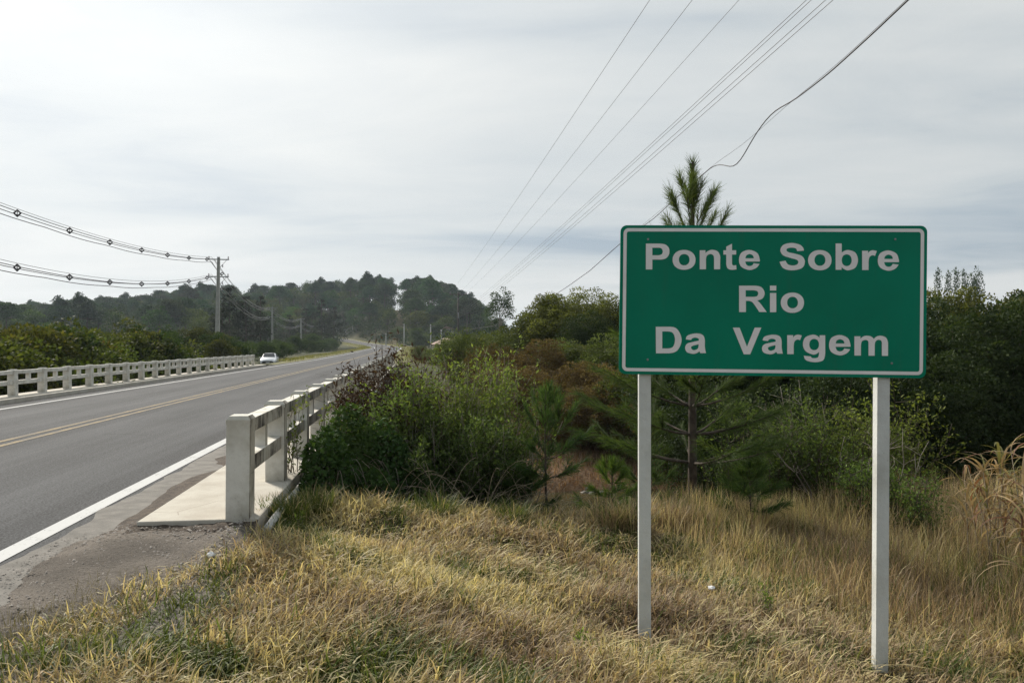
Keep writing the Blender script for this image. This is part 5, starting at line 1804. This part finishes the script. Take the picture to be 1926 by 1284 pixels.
# --- pines with long needles
def long_pine(h, r_trunk, whorls, blen, needle, n_need, z_first, needle_w=0.006, top_candles=True, asc=0.6):
    lines = [(np.stack([RNG.normal(0, 0.006, 9).cumsum(), RNG.normal(0, 0.006, 9).cumsum(), np.linspace(-0.3, h, 9)], 1), np.linspace(r_trunk, r_trunk * 0.22, 9))]
    NP, ND, NV = [], [], []

    def needles(Q, m_, u0, vbase):
        u = u0 + (1 - u0) * RNG.random(m_)
        k = np.linspace(0, 1, len(Q))
        pos = np.stack([np.interp(u, k, Q[:, c_]) for c_ in range(3)], 1)
        seg = np.clip((u * (len(Q) - 1)).astype(int), 0, len(Q) - 2)
        ax = unit(Q[seg + 1] - Q[seg])
        rad = RNG.normal(size=(m_, 3)); rad -= ax * (rad * ax).sum(1, keepdims=True)
        NP.append(pos); ND.append(unit(ax * RNG.uniform(0.5, 1.3, (m_, 1)) + unit(rad) * RNG.uniform(0.2, 0.62, (m_, 1)) + np.array([0, 0, -0.05])))
        NV.append(np.clip(vbase + RNG.normal(0, 0.2, m_), 0, 1))
    for wv in range(whorls):
        f = wv / max(whorls - 1, 1)
        z = z_first + (h * 0.87 - z_first) * f
        n_b = RNG.integers(4, 7)
        a0 = RNG.uniform(0, 6.283)
        for i in range(n_b):
            a_ = a0 + 6.283 * i / n_b + RNG.normal(0, 0.2)
            l_ = blen * (1 - 0.93 * f ** 0.8) * RNG.uniform(0.65, 1.1) + 0.08
            ups = asc * (0.3 + 0.9 * f + 3.2 * f ** 3)
            u = np.linspace(0, 1, 6)
            rise = min(l_ * (ups + 0.05), max(h * 0.965 - z - 0.12 * needle / 0.2, 0.05))
            Q = np.stack([l_ * u * math.cos(a_), l_ * u * math.sin(a_), z + rise * (0.9 * u ** 1.5 + 0.1 * u)], 1)
            lines.append((Q, np.linspace(r_trunk * 0.28 * (1 - 0.6 * f), 0.004, 6)))
            needles(Q, int(n_need * (0.35 + 0.65 * l_ / blen)), 0.3 if f < 0.6 else 0.1, 0.35 + 0.35 * f)
            # side shoots
            for s_ in range(3 if f < 0.6 else 1):
                b0 = Q[RNG.integers(2, 5)]
                aa = a_ + RNG.choice([-1, 1]) * RNG.uniform(0.4, 0.9)
                l2 = l_ * RNG.uniform(0.25, 0.45)
                Q2 = np.stack([b0 + np.array([math.cos(aa), math.sin(aa), min(ups + 0.25, max(h - b0[2], 0.02) / l2 * 0.8)]) * l2 * k_ for k_ in (0, 0.5, 1)])
                lines.append((Q2, np.array([0.005, 0.004, 0.003])))
                needles(Q2, int(n_need * 0.45), 0.1, 0.4 + 0.35 * f)
    top = np.array([(0, 0, h * 0.84), (0, 0, h * 0.93), (0, 0, h)])
    needles(top, int(n_need * 2.2), 0.0, 0.4)
    P, D, V_ = np.concatenate(NP), np.concatenate(ND), np.concatenate(NV)
    n = len(P)
    L = needle * RNG.uniform(0.65, 1.15, n)
    S = unit(np.cross(D, RNG.normal(size=(n, 3)))) * (needle_w * 0.5)
    tip = P + D * L[:, None]; tip[:, 2] -= L * 0.10
    V = np.stack([P - S, P + S, tip + S * 0.3, tip - S * 0.3], 1)
    fol = mesh_np('needles', V.reshape(-1, 3), np.arange(4 * n), np.full(n, 4), {'v': np.repeat(V_, 4)})
    return fol, tubes_mesh('trunk', lines, 6)


def pine_at(px, ty, d, lb, r_trunk, whorls, blen, needle, n_need, zf, tint=(1, 1, 1), asc=0.6, nw=0.006):
    x_ = gx(px, d)
    h = near_h(x_, d, ty)
    f_, t_ = long_pine(h, r_trunk, whorls, blen, needle, n_need, zf * h, nw, asc=asc)
    root = empty('pine_tree', (x_, d, Hs(x_, d)), RNG.uniform(0, 6.28), lb, 'pine tree')
    c_ = link('needles', f_, M['pine'], root); c_.color = (*tint, 1)
    link('trunk', t_, M['bark'], root)
    return root


pine_at(1303, 305, 10.7, 'young pine rising behind the green sign', 0.075, 10, 1.65, 0.18, 330, 0.17, (1.25, 1.2, 1.1), 0.62, 0.0055)
pine_at(1033, 728, 9.15, 'slim pine sapling standing at the edge of the near bank', 0.02, 5, 0.46, 0.14, 85, 0.3, (0.85, 1.0, 0.9), 1.1)
pine_at(990, 890, 9.0, 'low pine shoot left of the sapling trunk', 0.012, 3, 0.32, 0.14, 80, 0.2, (0.75, 0.9, 0.8))
pine_at(1152, 868, 10.2, 'small pine seedling left of the left sign post', 0.016, 4, 0.38, 0.15, 110, 0.2, (1.0, 1.1, 0.8))
pine_at(1412, 862, 9.8, 'small pine seedling between the sign posts', 0.018, 4, 0.42, 0.16, 110, 0.25, (0.9, 1.0, 0.9))
pine_at(1218, 770, 12.0, 'half hidden pine behind the left sign post', 0.03, 6, 0.7, 0.17, 110, 0.2, (0.95, 1.0, 0.9))

# --- shrubs between the posts and right of them
for px, ty, d, wdt, ns, tint, lf, lb in ((1445, 720, 11.6, 0.75, 22, (0.62, 0.7, 0.7), 0.055, 'open dark shrub with bare lower branches between the sign posts'), (1530, 770, 11.4, 0.8, 26, (0.65, 0.75, 0.68), 0.055, 'leafy shrub with slanting branches left of the right post'),
                                         (1600, 735, 11.8, 0.7, 24, (0.85, 0.88, 0.68), 0.06, 'yellow green shrub directly behind the right post'), (1690, 705, 12.6, 0.6, 24, (0.95, 0.92, 0.68), 0.065, 'yellowish shrub at the lower right corner of the sign'),
                                         (1365, 830, 11.5, 0.45, 12, (0.65, 0.75, 0.7), 0.05, 'small shrub right of the pine trunk'), (1640, 850, 10.2, 0.45, 20, (0.9, 1.1, 0.9), 0.045, 'low green weed shrub at the right post'), (1715, 880, 9.8, 0.4, 22, (0.9, 1.1, 0.9), 0.045, 'green weeds just right of the right post'),
                                         (1480, 745, 12.5, 0.8, 28, (0.7, 0.8, 0.75), 0.06, 'dark shrub at the back between the sign posts')):
    x_ = gx(px, d)
    near_plant('thin_shrub', lb, 'shrub', x_, d, twiggy(ns, near_h(x_, d, ty), wdt, lf, 190, start=0.38, cluster=0.06, forks=5, wander=0.14, r0=0.011, updir=0.45), 'green', 'bark', tint, 'thin shrubs behind the sign')


def bare(h, spread, n, r0):
    lines = []
    for i in range(n):
        a_ = RNG.uniform(0, 6.283)
        base = np.array([RNG.normal(0, 0.05), RNG.normal(0, 0.05), -0.1])
        tip = np.array([spread * math.cos(a_) * RNG.uniform(0.4, 1), spread * math.sin(a_) * RNG.uniform(0.4, 1), h * RNG.uniform(0.7, 1)])
        u = np.linspace(0, 1, 7)[:, None]
        P = base + (tip - base) * u + RNG.normal(0, 0.03, (7, 3)) * u
        lines.append((P, np.linspace(r0, r0 * 0.3, 7)))
        for f in range(6):
            s0 = P[RNG.integers(2, 6)]
            dv = np.array([RNG.normal(), RNG.normal(), 0.7]) * h * RNG.uniform(0.06, 0.16)
            Q = np.stack([s0, s0 + dv * 0.6, s0 + dv + RNG.normal(0, 0.03, 3)])
            lines.append((Q, np.array([r0 * 0.4, r0 * 0.3, r0 * 0.15])))
            dv2 = np.array([RNG.normal(), RNG.normal(), 0.6]) * h * 0.06
            lines.append((np.stack([Q[1], Q[1] + dv2]), np.array([r0 * 0.25, r0 * 0.1])))
    return tubes_mesh('bare_shrub', lines, 4)


for px, ty, d, sp_, n, lb in ((1515, 705, 12.0, 0.5, 5, 'pale leafless shrub below the middle of the sign'), (1690, 790, 10.6, 0.6, 6, 'pale bare branches right of the right post'), (1570, 800, 10.8, 0.9, 7, 'fan of dry slanting branches left of the right post'), (985, 770, 10.0, 0.4, 5, 'pale dry branches inside the leafy shrub')):
    x_ = gx(px, d)
    tag(link('bare_shrub', bare(near_h(x_, d, ty), sp_, n, 0.011), M['palebark'], None, (x_, d, Hs(x_, d))), lb, 'shrub', 'leafless shrubs')


# --- cane grass at the right edge
def ribbons_np(P, yaw, L, Wd, a0, a1, col, k=8):
    n = len(P)
    dirh = np.stack([np.cos(yaw), np.sin(yaw), np.zeros(n)], 1)
    tw = yaw + np.pi / 2 + RNG.normal(0, 0.35, n)
    side = np.stack([np.cos(tw), np.sin(tw), RNG.normal(0, 0.25, n)], 1)
    pos = P.copy()
    rings = []
    for i in range(k + 1):
        f = i / k
        wd = Wd * np.sqrt(max(1 - f, 0)) * (0.55 + 0.45 * min(1, f * 4)) + 0.0008
        rings += [pos - side * (wd * 0.5)[:, None], pos + side * (wd * 0.5)[:, None]]
        a_ = a0 + (a1 - a0) * f ** 0.8
        pos = pos + (L / k)[:, None] * (np.sin(a_)[:, None] * dirh + np.cos(a_)[:, None] * np.array([0, 0, 1.0]))
    V = np.stack(rings, 1)
    m_ = 2 * (k + 1)
    f_ = np.concatenate([[2 * i, 2 * i + 1, 2 * i + 3, 2 * i + 2] for i in range(k)])
    loops = ((np.arange(n) * m_)[:, None] + f_[None]).ravel()
    c4 = np.concatenate([col, np.ones((n, 1))], 1)
    return V.reshape(-1, 3), loops, np.full(n * k, 4), np.repeat(c4, m_, 0)


def cane(n_stem, h, spread, leaf_l):
    P, yaw, L, Wd, a0, a1, col = [], [], [], [], [], [], []
    lines = []
    for i in range(n_stem):
        bx, by = RNG.normal(0, spread), RNG.normal(0, spread * 0.6)
        lx, ly = RNG.normal(0, 0.2), RNG.normal(0, 0.15)
        hh = h * RNG.uniform(0.5, 0.85)
        lines.append((np.array([(bx, by, -0.1), (bx + lx * 0.25, by + ly * 0.25, hh * 0.5), (bx + lx, by + ly, hh)]), np.array([0.007, 0.006, 0.003])))
        for k in range(9):
            f = RNG.uniform(0.2, 1.0) ** 0.7
            P.append((bx + lx * f * f, by + ly * f * f, hh * f)); yaw.append(RNG.uniform(0, 6.283)); L.append(leaf_l * RNG.uniform(0.5, 1.1)); Wd.append(RNG.uniform(0.018, 0.036))
            a0.append(RNG.uniform(0.05, 0.5)); a1.append(RNG.uniform(1.5, 3.0))
            q_ = RNG.random()
            col.append(np.array([0.40, 0.29, 0.16]) * RNG.uniform(0.6, 1.3) if q_ < 0.65 else (np.array([0.24, 0.23, 0.08]) * RNG.uniform(0.7, 1.2) if q_ < 0.85 else np.array([0.22, 0.11, 0.06])))
    return blades_mesh('leaves', [ribbons_np(np.array(P), np.array(yaw), np.array(L), np.array(Wd), np.array(a0), np.array(a1), np.array(col))]), tubes_mesh('stem', lines, 5)


for px, ty, d, n, sp_, lb in ((1835, 775, 8.6, 4, 0.10, 'dry cane grass clump with drooping leaves, nearest the sign'), (1892, 770, 8.4, 10, 0.14, 'thick dry cane grass clump at the right picture edge'), (1940, 745, 8.0, 9, 0.14, 'tall cane grass clump half cut by the right picture edge'),
                              (1935, 660, 6.6, 3, 0.08, 'tallest cane grass stems at the right picture edge')):
    x_ = gx(px, d)
    h = near_h(x_, d, ty)
    f_, s_ = cane(n, h * 0.95, sp_, 0.62)
    root = empty('cane_grass', (x_, d, Hs(x_, d)), 0, lb, 'cane grass', 'cane grass clumps')
    link('leaves', f_, M['grass'], root)
    link('stem', s_, M['straw'], root)

# ------------------------------------------------------------------ grass
STRAW = np.array([[0.62, 0.52, 0.27], [0.54, 0.43, 0.245], [0.45, 0.34, 0.215], [0.29, 0.21, 0.135], [0.68, 0.59, 0.31]])
GREEN = np.array([[0.12, 0.16, 0.035], [0.17, 0.19, 0.05], [0.09, 0.13, 0.03]])


def gcol(n, x, y, green=0.15, dark=0.0, seed=0):
    f = vnoise(x * 1.1, y * 1.1, 50 + seed) * 0.75 + 0.25 * sstep(x, -1.5, 3.0)
    f2 = vnoise(x * 2.7 + 5, y * 2.7, 51 + seed)
    k = np.clip((f * 1.3 + RNG.normal(0, 0.28, n)) * 4.2, 0, 4.99)
    order = np.array([4, 0, 1, 2, 3])
    c = STRAW[order[k.astype(int)]]
    g = RNG.random(n) < np.clip(green * 3.0 * sstep(f2, 0.5, 0.85) + green * 0.3, 0, 1)
    c = np.where(g[:, None], GREEN[RNG.integers(0, 3, n)], c)
    return c * RNG.uniform(0.45, 1.2, (n, 1)) * (1 - dark)


def scatter(n, x0, x1, y0, y1):
    """uniform on the ground inside the view wedge"""
    y = np.sqrt(RNG.uniform(y0 ** 2, y1 ** 2, n))
    u = RNG.uniform(x0, x1, n)
    return u * y, y


GP = []
# mown, matted verge: blades lying over each other, tops combed towards the slope
n = 190000
x, y = scatter(n, -0.80, 0.80, 3.0, 10.2)
x2, y2 = scatter(55000, -0.80, 0.3, 3.0, 6.6)
x, y = np.r_[x, x2], np.r_[y, y2]
n = len(x)
t, s = TS(x, y)
edge = -1.86 + (vnoise(t * 1.6, t * 0 + 1, 61) - 0.5) * 0.6 + (vnoise(t * 6, t * 0 + 2, 62) - 0.5) * 0.25 - 0.10 * np.clip(4.4 - t, 0, 2)
e0 = 8.3 + 0.35 * np.clip(s, 0, 12)
thin = sstep(s, edge, edge + 0.45)
mnd = vnoise(x * 1.7, y * 1.7, 70)
keep = (s > edge) & (t < e0 + 0.35) & (RNG.random(n) < 0.45 + 0.55 * thin) & ~((t > 6.3) & (s < -1.15))
x, y, s, t, mnd = x[keep], y[keep], s[keep], t[keep], mnd[keep]
n = len(x)
z = H(x, y)
tall = sstep(s, 2.6, 5.5) * 0.6
P = np.stack([x, y, z - 0.01], 1)
comb = R(-60) + (vnoise(x * 0.5, y * 0.5, 77) - 0.5) * 3.5
yaw = comb + RNG.normal(0, 1.5, n)
L = (0.07 + 0.15 * RNG.random(n)) * (0.6 + 0.8 * mnd) * (1 + tall)
for qx, qy in ((0.90, 5.2), (2.45, 5.08)):
    L *= 1 - 0.55 * np.exp(-((x - qx) ** 2 + (y - qy + 0.1) ** 2) / 0.05)
Wd = RNG.uniform(0.004, 0.0125, n)
a0 = np.abs(RNG.normal(0.7, 0.5, n)) * (1 - 0.5 * tall)
a1 = a0 + np.abs(RNG.normal(0.95, 0.5, n)) * (1 - 0.4 * tall)
GP.append(blades_np(P, yaw, L, Wd, a0, a1, gcol(n, x, y, 0.20 + 0.6 * np.exp(-(((x + 2.5) / 0.7) ** 2 + ((y - 3.9) / 0.8) ** 2)) + 0.35 * np.exp(-(((x + 0.9) / 0.6) ** 2 + ((y - 3.7) / 0.35) ** 2)) + 0.5 * np.exp(-(((x + 1.9) / 0.35) ** 2 + ((y - 6.5) / 0.5) ** 2)))))
# flattened thatch: long dead blades lying on top in combed swaths
n2 = 15000
k_ = RNG.integers(0, n, n2)
sw = vnoise(x[k_] * 1.3 + 7, y[k_] * 1.3, 71)
k_ = k_[sw > 0.42]
n2 = len(k_)
P2 = P[k_] + np.stack([RNG.normal(0, 0.03, n2), RNG.normal(0, 0.03, n2), RNG.uniform(0.02, 0.09, n2)], 1)
c2 = STRAW[RNG.choice([0, 1, 4, 4, 2], n2)] * RNG.uniform(0.75, 1.15, (n2, 1))
GP.append(blades_np(P2, comb[k_] + RNG.normal(0, 1.2, n2), RNG.uniform(0.08, 0.19, n2), RNG.uniform(0.006, 0.013, n2), RNG.uniform(0.8, 1.5, n2), RNG.uniform(1.3, 1.9, n2), c2 * 0.86))
tag(link('dry_grass', blades_mesh('dry_grass', GP), M['grass']), 'mown straw-coloured grass covering the near verge around the sign posts', 'grass', kind='stuff')

# small weeds: a sprig between the posts and growth along the slab end
for px, ty, d, h_, lb in ((1440, 1088, 6.0, 0.24, 'small bright green sprig in the dry grass between the posts'), (560, 1010, 6.6, 0.16, 'small green weed in the grass right of the end post'), (1095, 1180, 4.7, 0.16, 'small green sprig in the foreground grass left of the left post'),
                          (345, 990, 6.1, 0.10, 'tiny weed growing at the end of the walkway'), (400, 985, 6.15, 0.13, 'tuft of weeds at the foot of the walkway end near the post'), (285, 990, 6.0, 0.08, 'lowest weed at the left corner of the walkway end')):
    x_ = gx(px, d)
    near_plant('green_weed', lb, 'plant', x_, d, twiggy(7, h_, 0.07, 0.028, 26, start=0.2, cluster=0.01, forks=3, r0=0.002), 'green', 'twig', (1.4, 1.5, 1.0), 'small green weeds', dz=0.06 if px < 500 else 0.0)

# taller dry grass on the right and along the bank edge
GP = []
n = 75000
x, y = scatter(n, -0.1, 0.86, 5.8, 14.0)
t, s = TS(x, y)
e0 = 8.3 + 0.35 * np.clip(s, 0, 12)
pr = np.clip(sstep(s, 2.2, 4.8) * sstep(y, 5.6, 7.0) + 0.9 * (np.abs(t - e0) < 0.7) * (s > 2.2), 0, 1)
px_ = HX + F * x / y
pr *= np.where((px_ > 1050) & (px_ < 1205), 0.05, 1.0)
keep = (RNG.random(n) < pr) & (t < e0 + 2.2)
x, y, s, t = x[keep], y[keep], s[keep], t[keep]
n = len(x)
P = np.stack([x, y, H(x, y) - 0.02], 1)
L = RNG.uniform(0.25, 0.55, n) * (0.6 + 0.7 * vnoise(x * 1.3, y * 1.3, 80)) * (1 + 0.7 * sstep(s, 5.0, 6.5))
GP.append(blades_np(P, RNG.uniform(0, 6.283, n), L, RNG.uniform(0.004, 0.009, n), np.abs(RNG.normal(0.12, 0.12, n)), np.abs(RNG.normal(0.6, 0.4, n)), gcol(n, x, y, 0.16, 0.0, 3)))
tag(link('tall_grass', blades_mesh('tall_grass', GP), M['grass']), 'taller dry grass right of the sign and along the bank edge', 'grass', kind='stuff')

# dense tussocks left and right of the left post
def tussock(n, h, spread, green):
    a_ = RNG.uniform(0, 6.283, n); q = spread * np.sqrt(RNG.random(n))
    P = np.stack([q * np.cos(a_), q * np.sin(a_), np.full(n, -0.03)], 1)
    c = np.where((RNG.random(n) < green)[:, None], GREEN[RNG.integers(0, 3, n)], STRAW[RNG.integers(0, 4, n)]) * RNG.uniform(0.6, 1.1, (n, 1))
    return blades_mesh('grass_tussock', [blades_np(P, a_ + RNG.normal(0, 0.6, n), h * RNG.uniform(0.5, 1.1, n), RNG.uniform(0.005, 0.011, n), np.abs(RNG.normal(0.15, 0.15, n)), np.abs(RNG.normal(1.0, 0.4, n)), c)])


tm = [tussock(420, 0.48, 0.22, 0.1), tussock(380, 0.42, 0.2, 0.25), tussock(300, 0.3, 0.16, 0.9)]
for px, py, d, v, lb in ((1150, 1000, 8.3, 1, 'dry grass tussock left of the left post, nearest the river'), (1190, 1005, 8.3, 1, 'dry grass tussock touching the left post'), (1250, 985, 9.2, 0, 'dry grass tussock just right of the left post'),
                         (1290, 960, 9.6, 1, 'dry grass tussock at the pine trunk foot'), (1340, 975, 9.3, 1, 'dry grass tussock right of the pine trunk'), (1420, 970, 9.5, 0, 'dry tussock below the pine seedling'), (1500, 975, 9.5, 1, 'mixed tussock between the posts'),
                         (1580, 970, 9.4, 0, 'dry tussock left of the right post'), (1740, 930, 9.6, 1, 'mixed tussock right of the right post'), (1800, 920, 9.2, 0, 'dry tussock below the cane grass'),
                         (500, 960, 6.75, 2, 'green grass tuft at the foot of the end railing post'), (545, 965, 6.8, 2, 'green grass tuft right of the end railing post'), (590, 972, 7.2, 2, 'green grass tuft beside the bramble'), (820, 1000, 7.9, 2, 'green tuft on the grass edge under the leafy shrub'), (960, 1010, 8.0, 2, 'green tuft at the grass edge near the sapling')):
    x_ = gx(px, d)
    o = link('grass_tussock', tm[v], M['grass'], None, (x_, d, Hs(x_, d)), (0, 0, RNG.uniform(0, 6.28)))
    k_ = RNG.uniform(0.85, 1.2)
    o.scale = (k_, k_, k_)
    tag(o, lb, 'grass tuft', 'grass tussocks')

# grass and low growth on the far river bank, reddish brown
GP = []
n = 26000
x, y = scatter(n, -0.05, 0.8, 22.6, 34)
t, s = TS(x, y)
keep = s > 0.2
x, y = x[keep], y[keep]
n = len(x)
P = np.stack([x, y, H(x, y) - 0.02], 1)
cl_ = np.array([[0.22, 0.13, 0.08], [0.30, 0.19, 0.11], [0.16, 0.095, 0.055], [0.13, 0.14, 0.05]])
f = vnoise(x * 0.6, y * 0.6, 90)
ci = np.where(RNG.random(n) < 0.35 * sstep(f, 0.5, 0.8), 3, RNG.integers(0, 3, n))
GP.append(blades_np(P, RNG.uniform(0, 6.283, n), RNG.uniform(0.2, 0.55, n), RNG.uniform(0.012, 0.024, n), np.abs(RNG.normal(0.3, 0.2, n)), np.abs(RNG.normal(1.3, 0.4, n)), cl_[ci] * RNG.uniform(0.6, 1.1, (n, 1))))
tag(link('bank_grass', blades_mesh('bank_grass', GP), M['grass']), 'reddish dry grass covering the far river bank', 'grass', kind='stuff')

# verge tufts along the far road edge
GP = []
n = 24000
tt_ = RNG.uniform(70, 330, n)
oo = np.where(RNG.random(n) < 0.7, RNG.uniform(-8.5, -4.4, n), RNG.uniform(3.9, 8.0, n))
cx, cy_, cz_, ch_ = [np.interp(tt_, CLP[:, 4], CLP[:, i]) for i in range(4)]
x, y = cx + np.cos(ch_) * oo, cy_ - np.sin(ch_) * oo
okv = ~((oo < 0) & (tt_ < 95) & (np.abs(oo) > 5.0 + np.clip(tt_ - 66, 0, 40) * 0.12))
tt_, oo, cx, cy_, cz_, ch_, x, y = [q_[okv] for q_ in (tt_, oo, cx, cy_, cz_, ch_, x, y)]
n = len(x)
ao = np.abs(oo)
zz = cz_ + np.interp(ao, [4.2, 5.2, 6.1, 7.1, 8.0, 9.0], [0.0, 0.10, 0.08, -0.1, -0.5, -1.6])
cg = np.array([[0.17, 0.18, 0.04], [0.24, 0.22, 0.06], [0.13, 0.15, 0.035]])
GP.append(blades_np(np.stack([x, y, zz - 0.03], 1), RNG.uniform(0, 6.283, n), RNG.uniform(0.12, 0.35, n), RNG.uniform(0.02, 0.05, n), np.abs(RNG.normal(0.3, 0.2, n)), np.abs(RNG.normal(0.9, 0.4, n)), cg[RNG.integers(0, 3, n)] * RNG.uniform(0.7, 1.1, (n, 1))))
tag(link('verge_grass', blades_mesh('verge_grass', GP), M['grass']), 'short yellow green grass along the road verge past the bridge', 'grass', kind='stuff')

# fine sparse weeds on the gravel, lower left
GP = []
n = 9000
x, y = scatter(n, -0.80, -0.35, 3.2, 5.6)
t, s = TS(x, y)
keep = (s > -2.35 + 0.5 * vnoise(t * 2, s * 2, 93)) & (s < -1.5) & (RNG.random(n) < sstep(5.6 - y, 0, 1.2))
x, y = x[keep], y[keep]; n = len(x)
GP.append(blades_np(np.stack([x, y, H(x, y) + 0.01], 1), RNG.uniform(0, 6.283, n), RNG.uniform(0.05, 0.16, n), RNG.uniform(0.0015, 0.003, n), np.abs(RNG.normal(0.3, 0.2, n)), np.abs(RNG.normal(0.8, 0.4, n)), np.array([[0.16, 0.14, 0.06]]) * RNG.uniform(0.5, 1.3, (n, 1))))
tag(link('weeds', blades_mesh('weeds', GP), M['grass']), 'fine sparse weeds creeping over the gravel at lower left', 'grass', kind='stuff')

# loose gravel stones
n = 5200
tt_, so_ = RNG.uniform(2.2, 6.6, n), RNG.uniform(-2.8, -1.3, n)
x, y = tt_ * ST + so_ * CT, tt_ * CT - so_ * ST
keep = ~((tt_ > 6.38) & (so_ > -2.2))
x, y, so_ = x[keep], y[keep], so_[keep]; n = len(x)
z = np.interp(so_, [-2.8, -2.3, -1.3], [0.0, 0.05, 0.05]) + 0.09 * sstep(tt_[keep], 4.9, 6.35) * sstep(so_, -2.75, -2.2) + np.where(so_ > -2.5, H(np.minimum(tt_[keep], 5.5) * ST + so_ * CT, np.minimum(tt_[keep], 5.5) * CT - so_ * ST), 0)
r_ = 0.004 + 0.012 * RNG.random(n) ** 3
oct_ = np.array([(1, 0, 0), (0, 1, 0), (-1, 0, 0), (0, -1, 0), (0, 0, 0.7), (0, 0, -0.7)], dtype=float)
V = np.stack([x, y, z + 0.002], 1)[:, None, :] + oct_[None] * r_[:, None, None] * RNG.uniform(0.6, 1.3, (n, 6, 1))
tri = np.array([0, 1, 4, 1, 2, 4, 2, 3, 4, 3, 0, 4])
me = mesh_np('gravel', V.reshape(-1, 3), (np.arange(n)[:, None] * 6 + tri[None]).ravel(), np.full(4 * n, 3))
tag(link('gravel', me, M['stone']), 'loose gravel stones on the dirt shoulder', 'gravel', kind='stuff')


# river stones at the far edge
def stone_mesh(seed):
    rg = random.Random(seed)
    bm = bmesh.new()
    bmesh.ops.create_icosphere(bm, subdivisions=2, radius=1.0)
    for v in bm.verts:
        k = 1 + 0.25 * math.sin(v.co.x * 3 + seed) * math.cos(v.co.y * 2.5 + seed * 2) + rg.uniform(-0.06, 0.06)
        v.co = Vector((v.co.x * k, v.co.y * k * 0.8, v.co.z * k * 0.55))
    return bm_mesh('river_stone', bm)


stm = [stone_mesh(i) for i in range(3)]
for i, (px, py, r_) in enumerate(((1098, 918, 0.16), (1106, 912, 0.13), (1114, 918, 0.15), (1124, 921, 0.12), (1133, 916, 0.14), (1092, 924, 0.1), (1118, 926, 0.1), (1109, 922, 0.12), (1128, 926, 0.09), (1140, 922, 0.1))):
    d = 22.6 + (925 - py) * 0.06
    x_ = gx(px, d)
    o = link('river_stone', stm[i % 3], M['stone'], None, (x_, d, max(Hs(x_, d), -2.95) + r_ * 0.3), (0, 0, i * 1.3))
    o.scale = (r_, r_, r_)
    tag(o, 'grey stone at the far water edge, %s of the small heap from the left' % ORD[sorted([1092, 1098, 1106, 1109, 1114, 1118, 1124, 1128, 1133, 1140]).index(px)], 'stone', 'stones at the river edge')


# litter
def crumple(seed, r_):
    rg = random.Random(seed)
    bm = bmesh.new()
    bmesh.ops.create_icosphere(bm, subdivisions=2, radius=r_)
    for v in bm.verts:
        v.co *= rg.uniform(0.55, 1.15)
        v.co.z *= 0.6
    return bm_mesh('litter', bm)


for px, py, d, r_, mt, lb in ((397, 1087, 5.25, 0.035, 'paper', 'crumpled white paper lying in the grass near the gravel'), (1337, 1091, 6.2, 0.03, 'paper', 'small crumpled white paper in the grass between the posts'), (402, 994, 6.05, 0.02, 'redplastic', 'small red scrap at the end of the walkway')):
    p = at(px, py, d)
    tag(link('litter', crumple(px, r_), M[mt], None, (p.x, p.y, Hs(p.x, p.y) + (0.10 if mt == 'paper' else 0.05))), lb, 'litter')

# ------------------------------------------------------------------ haze
hz_m, b = new_mat('haze')
pv_ = b.n('ShaderNodeVolumePrincipled')
pv_.inputs['Color'].default_value = (0.74, 0.86, 1.0, 1)
pv_.inputs['Density'].default_value = 0.00016
pv_.inputs['Anisotropy'].default_value = 0.3
o_ = b.n('ShaderNodeOutputMaterial')
b.nt.links.new(pv_.outputs[0], o_.inputs['Volume'])
zmax = max(float(Z.max()) + 30, 60)
hz = link('haze', box_mesh('haze', -9200, 9200, -9200, 9200, float(Z.min()) - 3, zmax), hz_m)
tag(hz, 'pale blue haze lying over the whole valley', 'haze', kind='stuff')
